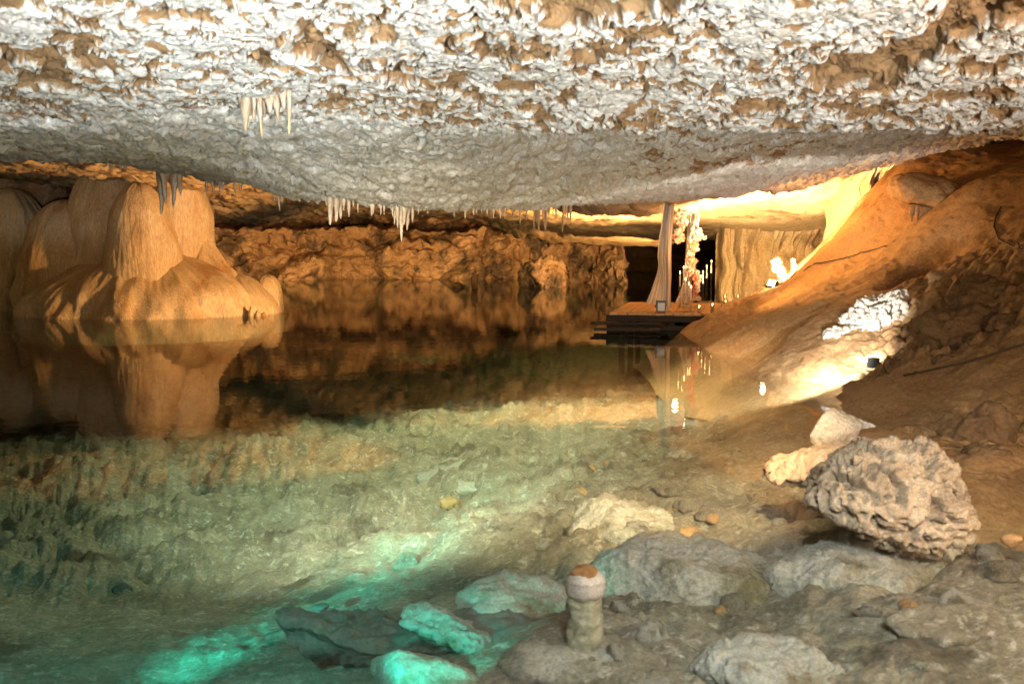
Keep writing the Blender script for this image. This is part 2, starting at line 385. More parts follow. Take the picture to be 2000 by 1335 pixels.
# ================================================================== FAR WALL of rubble (an opening is left to the right)
def rubble_wall(name, xs, yb, yt, zb, zt, nu, nv, mat, amp=1.0, fs=1.0, recess=False):
    u = np.linspace(0, 1, nu); v = np.linspace(0, 1, nv)
    xw = np.interp(u, np.linspace(0, 1, len(xs)), xs)
    f = lambda a: np.interp(u, np.linspace(0, 1, len(a)), a)[:, None]
    Yw = f(yb) + (f(yt) - f(yb)) * v[None] ** 1.5
    Zw = f(zb) + (f(zt) - f(zb)) * v[None]
    Xw = np.repeat(xw[:, None], nv, 1)
    p = np.stack([Xw.ravel(), Yw.ravel(), Zw.ravel()], 1)
    w = worley(p * 1.5 * fs); w2 = worley(p * 3.6 * fs + 9)
    d = 0.75 * fbm(p * .35 * fs, 3) + .8 * (0.6 - w) + .42 * (.6 - w2) + .12 * fbm(p * 5 * fs, 3)
    n2 = gn(p * .3 + 50)
    p[:, 1] -= amp * (d + 1.3 * sst(.0, .3, n2) + .9 * fbm(p * np.array([.22, .22, .5]) + 80, 3, .6))
    if recess:                                                # a dark undercut gallery near the top
        zc_ = 3.25 + .35 * gn(np.stack([p[:, 0] * .16, p[:, 0] * 0, p[:, 0] * 0], 1))
        p[:, 1] += 3.2 * sst(.52, .30, np.abs(p[:, 2] - zc_))
    p[:, 2] += amp * .35 * (.6 - w) + .15 * gn(p * 2.2)
    p[:, 0] += amp * .2 * gn(p * 1.9 + 7)
    return link(name, mesh_np(name, p, grid_faces(nu, nv)), mat)
tag(rubble_wall('far_cave_wall', [-32, -24, -16, -8, 0, 4, 5.6], [47, 50, 55, 57, 56, 50, 48], [49, 52, 58, 61, 60, 54, 52], [-1.5] * 7, [7.0] * 7, 460, 260, M_rubble, 1.0, 1.0, True), kind='structure')
tag(rubble_wall('side_cave_wall', [-40, -24, -17, -11], [24, 27, 29, 31], [25, 28, 30, 33], [-1] * 4, [5, 5, 5, 3.6], 160, 90, M_rubble, .7), kind='structure')
tag(rubble_wall('right_cave_wall', [9.4, 11, 14, 18, 26], [29, 27, 24, 20, 15], [30, 28, 25, 21, 16], [-1] * 5, [6] * 5, 160, 90, M_farroof, .5), kind='structure')

# outer rock shell that closes the cave to the sides, the far end and above
bm = bmesh.new()
sv = [bm.verts.new(c) for c in [(-45, -9, -6), (45, -9, -6), (45, 90, -6), (-45, 90, -6), (-45, -9, 9), (45, -9, 9), (45, 90, 9), (-45, 90, 9)]]
for f in [(0, 1, 2, 3), (4, 7, 6, 5), (1, 5, 6, 2), (2, 6, 7, 3), (3, 7, 4, 0)]: bm.faces.new([sv[k] for k in f])
bmesh.ops.subdivide_edges(bm, edges=bm.edges[:], cuts=12, use_grid_fill=True)
for v_ in bm.verts: v_.co += Vector((random.uniform(-1, 1), random.uniform(-1, 1), random.uniform(-.6, .6)))
tag(bm_link('outer_cave_wall', bm, M_dark), kind='structure')
# roof over the camera and to the near sides
def near_roof(name, x0, x1, y0, y1, nx, ny, zf):
    gx, gy = np.meshgrid(np.linspace(x0, x1, nx), np.linspace(y0, y1, ny), indexing='ij')
    p = np.stack([gx.ravel(), gy.ravel(), np.zeros(gx.size)], 1); p[:, 2] = zf + .35 * fbm(p * .5, 4) + .1 * fbm(p * 3, 3)
    return tag(link(name, mesh_np(name, p, grid_faces(nx, ny)), M_roof), kind='structure')
near_roof('entrance_ceiling', -22, 22, -5, 4.3, 140, 60, 3.2)

# added, unseen ledge behind the camera; its rim cuts the uplight off along the roof
gx, gy = np.meshgrid(np.linspace(-9, 11, 160), np.linspace(0, 1, 24), indexing='ij')
rim = 1.0 + .05 * fbm(np.stack([gx.ravel() * 1.3, gx.ravel() * 0, gx.ravel() * 0], 1), 4).reshape(gx.shape)
ly = np.where(gy < .4, .35 - 0.9 * gy / .4, -.55 - .5 * (gy - .4) / .6); lz = np.where(gy < .4, -1.2 + (rim + 1.2) * gy / .4, rim - 1.6 * (gy - .4) / .6)
lp = np.stack([gx.ravel(), ly.ravel(), lz.ravel()], 1); lp[:, 1] += .08 * fbm(lp * 2, 3)
tag(link('uplight_blocker', mesh_np('uplight_blocker', lp, grid_faces(160, 24)), M_dark), kind='structure')

# ================================================================== POOL BED
fl = [PZ(*q) for q in [(-300, 900, -1.6), (-300, 1300, -1.1), (0, 1335, -1.0), (0, 1050, -1.4), (0, 880, -1.4), (200, 1150, -1.5), (250, 950, -1.45), (300, 1335, -1.0), (450, 1100, -1.5), (500, 900, -1.3),
     (550, 1250, -1.0), (700, 1050, -1.35), (700, 850, -1.3), (800, 1180, -.95), (850, 1000, -1.2), (950, 900, -1.1), (1000, 1050, -.85), (1000, 780, -1.3), (1100, 1335, -.42), (1140, 1265, -.30), (900, 1335, -.5),
     (1200, 900, -.8), (1200, 1000, -.7), (1200, 760, -1.1), (1330, 1220, -.55), (1400, 850, -.6), (1450, 760, -.9), (1450, 960, -.5), (1500, 1300, -.45), (1560, 1000, -.42), (1550, 800, -.3), (1600, 850, -.25), (1650, 1180, -.40), (1750, 1050, -.3),
     (1850, 1180, -.3), (1950, 1280, -.32), (2000, 1050, -.35), (2300, 1000, -.2), (2300, 1300, -.3), (1990, 920, -.15), (1300, 690, -1.3), (1000, 690, -1.7), (700, 690, -1.9), (300, 690, -1.9), (300, 640, -1.2), (0, 660, -1.5)]]
fl += [np.array(q) for q in [(-30, 30, -3.0), (-10, 45, -4.2), (10, 45, -4.0), (0, 36, -4.0), (-6, 30, -3.6), (0, 62, -4), (-30, 60, -4), (25, 40, -1), (5, 28, -1.6)]]
bedT = TPS(fl, 5e-3)
def bed_z(x, y):
    x = np.asarray(x, float).ravel(); y = np.asarray(y, float).ravel()
    zz = np.clip(bedT(x, y), -4.1, -.12); p = np.stack([x, y, zz], 1); dep = sst(-.2, -1.0, zz)
    r = .34 * fbm(p * .9, 4, .55) + .22 * (.5 - worley(p * 1.6 + .5 * gn(p * 2)[:, None])) + .12 * (.5 - worley(p * 4.1 + .4 * gn(p * 5)[:, None])) + .09 * fbm(p * 6, 4, .65, 1)
    soft_ = 1 - .72 * sst(.6, -.4, x) * sst(10, 8, y)                   # silt on the left front
    return np.minimum(zz + r * (.35 + .65 * dep) * soft_, -.04)
nc, nr = 640, 430
s = np.linspace(-1, 1, nc); iy = np.linspace(1 / 1.5, 1 / 68., nr)
Y = np.repeat((1 / iy)[None], nc, 0); X = s[:, None] * .62 * (Y + 2.2)
z = bed_z(X, Y)
tag(link('pool_floor', mesh_np('pool_floor', np.stack([X.ravel(), Y.ravel(), z], 1), grid_faces(nc, nr)), M_floor), kind='structure')

# ================================================================== RIGHT BANK
SH = np.array([PZ(px, py, 0)[:2] for px, py in [(1345, 655), (1400, 690), (1480, 722), (1580, 745), (1650, 758), (1638, 775), (1636, 800), (1690, 850), (1800, 885), (1900, 940), (2010, 900), (2080, 890)]])
bk = []
for px, py, d in [(1400, 601, 20.3), (1450, 580, 20.4), (1510, 563, 20.5), (1560, 527, 20.8), (1640, 440, 21.3), (1700, 372, 20.8), (1760, 318, 20.3), (1850, 300, 19.6), (2000, 285, 19),
                  (1450, 640, 17.4), (1500, 690, 15.3), (1560, 610, 15.9), (1600, 680, 13.8), (1600, 560, 17.6), (1620, 620, 14.7), (1540, 660, 14.9), (1660, 690, 13.2), (1700, 720, 12.9),
                  (1700, 500, 18.4), (1800, 500, 16.4), (1900, 500, 14.6), (2000, 500, 13), (1800, 420, 18.0), (1950, 400, 15.8), (1700, 570, 16.0), (1780, 560, 14.6), (1850, 580, 13.4), (2000, 580, 11.6), (2000, 430, 14.6),
                  (1800, 640, 13.0), (1900, 660, 11.6), (2000, 660, 10.6), (1760, 706, 11.7), (1700, 745, 11.5), (1660, 772, 11.3), (1850, 690, 11.2), (1800, 760, 10.4), (1900, 780, 9.6), (2000, 760, 9.4), (1750, 820, 9.9), (1850, 850, 9.2), (1940, 850, 8.8), (2050, 820, 8.6)]:
    bk.append(P(px, py, d))
for x_, y_ in SH: bk.append(np.array([x_, y_, 0.0]))
for x_, y_ in SH[:9]: bk.append(np.array([x_ - .6, y_ - .15, -.42]))
for x_, y_ in SH[9:]: bk.append(np.array([x_, y_ - .7, -.3]))
bk += [np.array(q) for q in [(4.0, 22.6, -.5), (5.2, 23.4, .1), (6.6, 24, 1.0), (8.5, 24, 2.2), (11, 23, 3.0), (3.0, 21.4, -.6), (12, 17, 4.2), (12, 12, 3.4), (10, 10, 2.4), (8, 8, 1.2), (7, 6.5, .3), (6, 5, -.3), (5, 4, -.5), (10, 5, .2)]]
bankT = TPS(bk, 8e-3)
def gauss(x, y, px, py, d, r):
    q = P(px, py, d); return np.exp(-((x - q[0]) ** 2 + (y - q[1]) ** 2) / r ** 2)
def bank_z(x, y):
    x = np.asarray(x, float).ravel(); y = np.asarray(y, float).ravel(); zz = bankT(x, y)
    p = np.stack([x, y, zz], 1)
    rough = np.clip(gauss(x, y, 1900, 620, 12.4, 1.3) + gauss(x, y, 2000, 560, 12.2, 1.3) + .5 * gauss(x, y, 1850, 540, 14.5, 1.0) + gauss(x, y, 1900, 850, 8.8, .6) + .8 * gauss(x, y, 1760, 690, 12.0, .5), 0, 1)
    r = .10 * fbm(p * .9 + 5, 3) + .035 * fbm(p * np.array([5, 2.2, 5]), 3, .55, 1) + .014 * fbm(p * 14, 3)
    ww = .5 - worley(p * 3.2 + .4 * gn(p * 4)[:, None])
    r = r + rough * (.28 * ww + .12 * fbm(p * 6, 3, .6, 2))
    zz = zz - 1.0 * gauss(x, y, 1815, 446, 15.7, .42) + .30 * gauss(x, y, 1880, 370, 16.8, .9)
    wave = .05 * gn(np.stack([x * 1.2 + y * .8, y * .9 - x * .6, x * 0], 1) * 1.6)
    return zz + (r + wave) * sst(-.6, .25, zz)
nu, nv = 620, 430
yv = np.exp(np.linspace(math.log(5.0), math.log(25.5), nu))
o_ = np.argsort(SH[:, 1]); shx = np.interp(yv, SH[o_, 1], SH[o_, 0]) ; shx = np.where(yv < 7.5, 3.3, shx)
rv = np.linspace(0, 1, nv) ** 1.25 * 10.0 - 1.0
X = shx[:, None] + rv[None]; X[:] = np.minimum.accumulate(shx[::-1])[::-1][:, None] * 0 + X
Y = np.repeat(yv[:, None], nv, 1)
z = bank_z(X, Y)
tag(link('rock_bank', mesh_np('rock_bank', np.stack([X.ravel(), Y.ravel(), z], 1), grid_faces(nu, nv, flip=True)), M_bank), kind='structure')

# ================================================================== WATER
wm, wt, wn, wb = new_mat('clear_water')
wn.remove(wb)
tcw = N(wt, 'ShaderNodeTexCoord'); mpw = N(wt, 'ShaderNodeMapping'); mpw.inputs['Scale'].default_value = (1, 1, 1)
wt.links.new(tcw.outputs['Object'], mpw.inputs['Vector'])
n1 = noise_node(wt, mpw.outputs[0], 2.2, 3, .5); n2 = noise_node(wt, mpw.outputs[0], 9, 2, .5)
ad = N(wt, 'ShaderNodeMath', operation='MULTIPLY_ADD'); ad.inputs[1].default_value = .22; wt.links.new(n2, ad.inputs[0]); wt.links.new(n1, ad.inputs[2])
bpw = N(wt, 'ShaderNodeBump'); bpw.inputs['Strength'].default_value = 1.0; bpw.inputs['Distance'].default_value = .0020
wt.links.new(ad.outputs[0], bpw.inputs['Height'])
fr = N(wt, 'ShaderNodeFresnel')
geo = N(wt, 'ShaderNodeNewGeometry'); ior = N(wt, 'ShaderNodeMapRange'); ior.inputs['To Min'].default_value = 1.33; ior.inputs['To Max'].default_value = 1 / 1.33   # the sheet does not bend light, so both sides reflect alike
wt.links.new(geo.outputs['Backfacing'], ior.inputs['Value']); wt.links.new(ior.outputs[0], fr.inputs['IOR'])
wt.links.new(bpw.outputs[0], fr.inputs['Normal'])
tr = N(wt, 'ShaderNodeBsdfTransparent'); gl = N(wt, 'ShaderNodeBsdfGlossy'); gl.inputs['Roughness'].default_value = .008; wt.links.new(bpw.outputs[0], gl.inputs['Normal'])
ms = N(wt, 'ShaderNodeMixShader'); wt.links.new(fr.outputs[0], ms.inputs[0]); wt.links.new(tr.outputs[0], ms.inputs[1]); wt.links.new(gl.outputs[0], ms.inputs[2])
wt.links.new(ms.outputs[0], wn['Material Output'].inputs['Surface'])
va = N(wt, 'ShaderNodeVolumeAbsorption'); va.inputs['Color'].default_value = (.46, .80, .78, 1); va.inputs['Density'].default_value = .18
wt.links.new(va.outputs[0], wn['Material Output'].inputs['Volume'])
bm = bmesh.new(); bm_box(bm, (0, 30, -2.25), (60, 80, 4.5))
tag(bm_link('water', bm, wm), kind='structure')

# ================================================================== FLOWSTONE MOUND (left)
def lobe(name, parent, c, rx, ry, zb, zt, mat, pw=2.0, q=2.0, seed=0, flute=.06, nu=200, nv=90, lean=(0, 0), concave=0.0):
    th = np.linspace(0, 2 * np.pi, nu, endpoint=False); v = np.linspace(0, 1, nv)
    if concave:
        prof = (1 - v) ** concave * 1.0
    else:
        prof = np.clip(1 - v ** pw, 0, 1) ** (1 / q)
    T, Vv = np.meshgrid(th, v, indexing='ij'); Rr = np.repeat(prof[None], nu, 0)
    zz = zb + (zt - zb) * Vv
    cx, sx = np.cos(T), np.sin(T)
    npnt = np.stack([(cx * rx * 1.5).ravel() + seed, (sx * ry * 2.2).ravel(), (zz * .5).ravel()], 1)
    f1 = fbm(npnt * 1.6, 4, .55).reshape(T.shape); f2 = fbm(npnt * np.array([6, 6, 2]), 3, .5, 1).reshape(T.shape)
    f3 = fbm(np.stack([(cx * rx).ravel(), (sx * ry).ravel() + seed, zz.ravel()], 1) * .8, 2).reshape(T.shape)
    Rr = Rr * (1 + flute * 1.3 * f1 + .016 * f2 + .20 * f3 + .012 * fbm(np.stack([(cx * rx).ravel() * 5, (sx * ry).ravel() * 5 + seed, zz.ravel() * 3], 1), 3, .6).reshape(T.shape))
    Xx = c[0] + cx * rx * Rr + lean[0] * Vv; Yy = c[1] + sx * ry * Rr + lean[1] * Vv
    zz = zz + .05 * f1
    p = np.stack([Xx.ravel(), Yy.ravel(), zz.ravel()], 1)
    if parent: p = p - np.array(parent.location)
    return link(name, mesh_np(name, p, grid_faces(nu, nv, wrap=True)), mat, parent)
DM = 26.3
def X_(px, d): return (px - 1000) / F * d
def Zm(py, d): return P(1000, py, d)[2]
mnd = empty('flowstone_mound', (X_(290, DM), DM, 0))
tag(mnd, 'large orange flowstone mound with smooth rounded domes standing in the pool', 'rock formation')
lobe('skirt', mnd, (X_(285, 26.5), 26.6), 3.35, 2.6, -.6, Zm(480, 26.6), M_mound, 1.9, 1.6, 1, .035, 320, 110)
lobe('dome', mnd, (X_(276, 25.6), 25.7), 1.0, .95, .7, Zm(356, 25.5), M_mound, 2.3, 2.0, 5, .03)
lobe('dome', mnd, (X_(235, 26.8), 26.9), 1.5, 1.3, .3, Zm(285, 27), M_mound, 2.4, 1.8, 9, .03)
lobe('dome', mnd, (X_(128, 26.6), 26.8), 1.3, 1.1, .2, Zm(390, 26.6), M_mound, 2.5, 2.0, 13, .04)
lobe('shoulder', mnd, (X_(352, 27), 27.0), .92, 1.0, .1, Zm(308, 27), M_mound, 3.6, 2.2, 17, .025)
lobe('flank', mnd, (X_(400, 26.8), 26.8), 2.15, 2.0, -.2, Zm(415, 26.8), M_mound, seed=21, flute=.04, concave=1.7)
lobe('tail', mnd, (X_(455, 26.6), 27.0), 1.35, 1.5, -.5, Zm(535, 26.6), M_mound, 2.0, 1.6, 25, .06)
lobe('toe', mnd, (X_(521, 27.2), 27.3), .44, .7, -.5, Zm(537, 27.2), M_mound, 3.0, 2.2, 29, .05, 90, 50)
for i, (px, py) in enumerate([(432, 597), (440, 602), (492, 599), (513, 600), (505, 603)]):
    lobe('knob', mnd, (X_(px, 25.5), 25.4 + .15 * (i % 2)), .10, .12, -.3, .10 + .07 * (i % 3), M_mound, 2.5, 2, i, .1, 28, 16)

colm = empty('flowstone_column', (X_(25, 28), 28, 0)); tag(colm, 'dark brown fluted flowstone column at the far left edge beside the mound', 'rock formation')
lobe('shaft', colm, (X_(20, 28), 28.3), 1.1, 1.0, -.6, Zm(368, 28), M_mound, 4, 2.2, 41, .1)
lobe('shaft', colm, (X_(-60, 28), 28.0), 1.0, 1.0, -.6, Zm(360, 28), M_mound, 4, 2.2, 45, .1)

# ================================================================== DRAPERY WALL behind the platform
drp = empty('flowstone_drapery', (X_(1500, 31), 31, 0)); tag(drp, 'golden wall of hanging flowstone drapery behind the wooden platform', 'rock formation')
def fold(px0, px1, ytop, ybot, d, seed, depth=.35):
    zt = Zm(ytop, d); zb = Zm(ybot, d); nu, nv = 60, 60
    u = np.linspace(0, 1, nu); v = np.linspace(0, 1, nv); U, Vv = np.meshgrid(u, v, indexing='ij')
    ang = (U - .5) * math.pi * 1.15
    w = .5 * (X_(px1, d) - X_(px0, d)); xc = .5 * (X_(px1, d) + X_(px0, d))
    x = xc + np.sin(ang) * w * (1 - .15 * Vv) * 1.06; y = d - np.cos(ang) * depth * (.6 + .6 * Vv) + .3; zz = zb + (zt - zb) * Vv
    q = np.stack([x.ravel() * 3 + seed, y.ravel() * 2, zz.ravel() * .5], 1)
    n1_ = fbm(q, 4).reshape(U.shape)
    x = x + .16 * w * 2 * gn(np.stack([zz.ravel() * 2.3 + seed * 5, zz.ravel() * 0, zz.ravel() * 0], 1)).reshape(U.shape) + .05 * gn(np.stack([U.ravel() * 5, zz.ravel() * 1.5, zz.ravel() * 0 + seed], 1)).reshape(U.shape)
    y = y - .10 * fbm(np.stack([U.ravel() * 4 + seed, zz.ravel() * .5, zz.ravel() * 0], 1), 3, .5, 1).reshape(U.shape) + .5 * np.clip(.12 - Vv, 0, 1) * -6 * depth
    x = x + .10 * gn(np.stack([zz.ravel() * 1.1 + seed, zz.ravel() * 0, zz.ravel() * 0], 1)).reshape(U.shape)
    y = y - .14 * n1_
    zz = zz + (.16 * gn(np.stack([U.ravel() * 4 + seed * 3, U.ravel() * 0, U.ravel() * 0], 1)).reshape(U.shape)) * (1 - Vv)
    p = np.stack([x.ravel(), y.ravel(), zz.ravel()], 1) - np.array(drp.location)
    link('fold', mesh_np('fold', p, grid_faces(nu, nv)), M_farroof, drp)
def sheet(px0, px1, top, bot, d0, d1, seed, root, nu=260, nv=120):
    """fluted hanging drapery between two sight lines; top/bot: photo heights from left to right"""
    u = np.linspace(0, 1, nu); v = np.linspace(0, 1, nv); U, Vv = np.meshgrid(u, v, indexing='ij')
    d = d0 + (d1 - d0) * U; x = (px0 + (px1 - px0) * U - 1000) / F * d
    zt = np.interp(u, np.linspace(0, 1, len(top)), [Zm(t_, d0 + (d1 - d0) * k / (len(top) - 1)) for k, t_ in enumerate(top)])[:, None]
    zb = np.interp(u, np.linspace(0, 1, len(bot)), [Zm(t_, d0 + (d1 - d0) * k / (len(bot) - 1)) for k, t_ in enumerate(bot)])[:, None]
    zz = zt + (zb - zt) * Vv
    xs_ = x.ravel() + .10 * gn(np.stack([x.ravel() * .8 + seed, zz.ravel() * .8, zz.ravel() * 0], 1))
    q = np.stack([xs_ * 2.2 + seed, zz.ravel() * .35, zz.ravel() * 0], 1)
    fl_ = fbm(q, 4, .55, 1)
    slit = sst(.20, .42, fbm(np.stack([xs_ * 3.1 + seed + 9, zz.ravel() * .55, zz.ravel() * 0], 1), 2)) * sst(.02, .2, Vv.ravel())
    y = d.ravel() - .48 * fl_ + .75 * slit - .10 * fbm(np.stack([xs_ * 3, d.ravel() * 0, zz.ravel() * 2.5], 1), 4, .6) - .5 * sst(.25, 0, Vv.ravel())
    y = y + 1.2 * np.exp(-(U.ravel() * 14) ** 2)
    p = np.stack([x.ravel(), y, zz.ravel()], 1) - np.array(root.location)
    link('drape', mesh_np('drape', p, grid_faces(nu, nv)), M_farroof, root)
sheet(1408, 1660, [440, 445, 448, 450, 440, 420], [600] * 6, 30.8, 28.5, 3.0, drp)
fold(1410, 1436, 446, 590, 30.3, 2.2, .35); fold(1436, 1450, 448, 600, 30.5, 6.1, .3)
drt = empty('flowstone_drapery', (X_(1690, 21.6), 22, 0)); tag(drt, 'fluted orange flowstone curtain joining the roof above the bright gap', 'rock formation')
drp_keep = drp; drp = drt
sheet(1632, 1790, [350, 335, 318, 300, 280], [470, 455, 430, 400, 370], 22.6, 21.0, 14.0, drt, 150, 90)
# ================================================================== STALACTITES
def stal_mesh(L, r, seed, n=10, m=14):
    rs = np.random.RandomState(seed); v = np.linspace(0, 1, m)
    prof = r * ((1 - v) ** .75 * .8 + .18 * (1 - v) ** .2) * (1 + .16 * np.sin(v * rs.uniform(9, 17) + rs.rand() * 6)); prof[0] *= 1.7; prof[1] *= 1.25; prof[-1] = .002
    th = np.linspace(0, 2 * np.pi, n, endpoint=False); bend = rs.uniform(-.06, .06, 2) * L
    k = 1 + .22 * rs.uniform(-1, 1, n)
    p = np.array([[prof[j] * k[i] * math.cos(th[i]) + bend[0] * v[j] ** 2, prof[j] * k[i] * math.sin(th[i]) + bend[1] * v[j] ** 2, -L * v[j]] for i in range(n) for j in range(m)])
    return mesh_np('stalactite', p, grid_faces(n, m, wrap=True, flip=True))
def cluster(label, spec, mat, group=None, name='stalactite_cluster', surf=None, cat='stalactites'):
    """spec: (px, py of the tip, distance, thickness px)"""
    pts = []
    for px, py, d, w in spec:
        tip = P(px, py, d)
        zc = float(surf(tip[0], tip[1])[0]) if surf else tip[2] + .4
        pts.append((tip, max(zc, tip[2] + .06) + .06, w * d / F))
    c = pts[0][0]
    root = empty(name, (c[0], c[1], pts[0][1])); tag(root, label, cat, group)
    for i, (tip, zc, w) in enumerate(pts):
        o = link('stalactite', stal_mesh(zc - tip[2], w * .5, int(abs(tip[0] * 97 + tip[1] * 31 + i * 7)) % 9999), mat, root)
        o.location = (tip[0] - c[0], tip[1] - c[1], zc - pts[0][1])
    return root
def edge_d(px): return float(np.interp(px, EDGE_PX, EDGE_D))
rz1 = lambda x, y: roof_z([x], [y])
cluster('group of thick pale stalactites hanging from the grey roof edge before the rubble wall', [(646, 440, 14.4, 17), (657, 434, 14.3, 18), (664, 428, 14.5, 16), (682, 424, 14.3, 10), (637, 402, 14.6, 9), (690, 404, 14.5, 7), (672, 412, 14.2, 10)], M_stal, surf=rz1)
cluster('stalactite group with the longest central spike at the lowest point of the roof', [(783, 472, 14.4, 13), (776, 446, 14.3, 11), (796, 450, 14.4, 12), (806, 436, 14.3, 9), (771, 440, 14.5, 8), (790, 440, 14.2, 13), (766, 424, 14.4, 8)], M_stal, surf=rz1)
cluster('pair of white lumpy stalactites hanging in front of the orange mound', [(318, 420, 19.6, 20), (322, 398, 19.5, 19), (343, 406, 19.5, 16), (338, 388, 19.6, 15), (311, 385, 19.7, 12), (352, 384, 19.5, 12)], M_stal, surf=rz1)
cluster('stumpy white and brown stalactites in a row beneath the lit near roof', [(484, 258, 8.0, 34), (508, 272, 8.0, 15), (540, 238, 8.0, 20), (566, 262, 7.9, 14), (497, 240, 8.1, 20), (527, 222, 8.0, 30), (553, 216, 7.9, 24), (474, 222, 8.0, 26), (515, 232, 8.1, 13)], rock_mat('stained_calcite', (.36, .27, .17), (.26, .17, .09), C=(.46, .40, .32), scale=4, stretch=(1, 1, .3), rough=.5, bump=.4, bscale=30, bdist=.012), surf=rz1)
cluster('thin stalactites over the gap between mound and rubble wall', [(544, 412, 16.5, 9), (552, 398, 16.5, 7), (585, 394, 16.2, 7), (600, 390, 16, 6), (536, 396, 16.6, 6)], M_stal, surf=rz1)
rs = np.random.RandomState(4)
spec = []
for k in range(24):
    px = rs.uniform(1000, 1118); spec.append((px, rs.uniform(412, 456), rs.uniform(20.5, 22.0), rs.uniform(5, 10)))
cluster('dense fringe of golden stalactites left of the flowered arch', spec, M_stalw, surf=lambda x, y: np.array([P(1000, 398, y)[2] + .25]))
for lab, a, b, lo, hi, n in [('short stalactite fringe along the roof edge left of the longest spike', 695, 768, 404, 424, 9), ('tiny pale stalactites along the roof edge right of the longest spike', 815, 990, 408, 428, 22), ('small stalactites on the dark roof edge above the left end of the rubble wall', 400, 480, 368, 388, 9)]:
    spec = [(rs.uniform(a, b), rs.uniform(lo, hi), 0, rs.uniform(4, 8)) for k in range(n)]
    cluster(lab, [(px, py, edge_d(px) - .35, w) for px, py, _, w in spec], M_stal, surf=rz1)
spec = [(px, 318 + 14 * rs.rand(), 19.8, 9 + 5 * rs.rand()) for px in np.linspace(208, 300, 11)]
cluster('row of grey drip stalactites above the top of the orange mound', spec, M_stal, surf=rz1)
def on_bank(px, py, d):
    for _ in range(14):                                      # march along the sight line to the bank surface
        q = P(px, py, d); d += np.clip((q[2] - float(bank_z([q[0]], [q[1]])[0])) * 1.2, -.5, .5)
    return P(px, py, d), d
# ================================================================== ROCKS
_ico = {}
def ico(sub):
    if sub not in _ico:
        b = bmesh.new(); bmesh.ops.create_icosphere(b, subdivisions=sub, radius=1.0)
        b.verts.index_update()
        v = np.array([x.co[:] for x in b.verts], np.float32); f = np.array([[q.index for q in fc_.verts] for fc_ in b.faces], np.int32); b.free(); _ico[sub] = (v, f)
    return _ico[sub]
def rock(name, loc, size, mat, seed, sub=5, planes=9, pit=0.0, pitscale=5.0, lump=.10, fine=.03, rot=(0, 0, 0), soft=10, label=None, cat='rock', group=None, parent=None):
    v, f = ico(sub); rs_ = np.random.RandomState(seed); n = rs_.normal(size=(planes, 3)); n /= np.linalg.norm(n, axis=1)[:, None]
    o = rs_.uniform(.52, .92, planes)
    dt = np.maximum(v @ n.T, 1e-3); r = o[None] / dt
    r = np.concatenate([r, np.ones((len(v), 1))], 1)
    r = (np.sum(r ** -soft, 1)) ** (-1 / soft)
    size = np.array(size, float); S = float(size.mean())
    p = v * r[:, None] * size
    nrm = v / size; nrm /= np.linalg.norm(nrm, axis=1)[:, None]
    q = p / S + seed * 3.7
    d = lump * 1.5 * fbm(q * 1.6, 3) + .5 * lump * fbm(q * 4.5, 3, .55, 1) + fine * fbm(q * 10, 4, .65, 1)
    if pit:
        wq = q * pitscale * .7 + .25 * np.stack([gn(q * 3), gn(q * 3 + 9), gn(q * 3 + 19)], 1)
        d = d + pit * .30 * (.55 - worley(wq * 1.25)) - pit * 1.0 * sst(.10, .32, fbm(wq, 2)) - pit * .45 * sst(.08, .26, fbm(wq * 2.1 + 5, 2)) + pit * .28 * (.5 - worley(wq * 3.1 + 3))
    p = p + nrm * (d * S)[:, None]
    ob = link(name, mesh_np(name, p, f), mat, parent); ob.location = tuple(loc); ob.rotation_euler = rot
    if label: tag(ob, label, cat, group)
    return ob
def on_water(px, py): return PZ(px, py, 0)
b1 = on_water(1745, 1042)
rock('pitted_boulder', (b1[0] + .13, b1[1] + .40, .14), (.68, .50, .40), M_boulder, 21, 7, 9, .20, 5.6, .13, .02, (0, R(6), R(12)), label='big tan boulder full of holes rising from the shallow water', cat='boulder')
b2 = on_water(1585, 945)
rock('flat_rock', (b2[0] + .12, b2[1] + .25, .06), (.46, .34, .17), M_boulder, 33, 5, 8, .10, 5, label='low dark brown rock at the water line left of the pitted boulder')
b3 = on_water(1640, 858)
rock('pale_rock', (b3[0] + .02, b3[1] + .15, .05), (.27, .16, .22), M_white, 7, 5, 9, .03, 5, .1, .04, (R(10), R(20), 0), soft=16, label='small pale angular rock at the shore lit by the hidden lamp')
def sunk(name, px, py, z, size, mat, seed, label, **kw):
    c = PZ(px, py, z); return rock(name, (c[0], c[1], z), size, mat, seed, label=label, **kw)
sunk('sunken_boulder', 1335, 1130, -.49, (.60, .50, .38), M_subm, 5, 'large pale grey sunken boulder right of the mushroom-shaped stalagmite', sub=6, planes=9, lump=.12, fine=.05, soft=16, cat='boulder', rot=(0, 0, R(20)))
sunk('sunken_boulder', 1225, 1045, -.64, (.55, .6, .26), M_subm, 15, 'sunken whitish rock ridge behind the large grey sunken boulder', sub=6, planes=9, soft=14, lump=.14, fine=.05, cat='boulder')
sunk('sunken_boulder', 1710, 1125, -.40, (.72, .50, .20), M_subm, 25, 'smooth pale rock under water in front of the pitted boulder', sub=6, planes=8, soft=12, lump=.13, fine=.05, cat='boulder')
sunk('sunken_slab', 1005, 1168, -.46, (.36, .46, .13), M_slab, 12, 'turquoise-lit flat slab under water just left of the stalagmite', planes=8, pit=.05, soft=14)
sunk('sunken_slab', 875, 1228, -.44, (.38, .20, .08), M_slab, 14, 'jagged turquoise-lit slab lying across the dark slab', planes=10, pit=.10, soft=14, rot=(0, R(6), R(-28)))
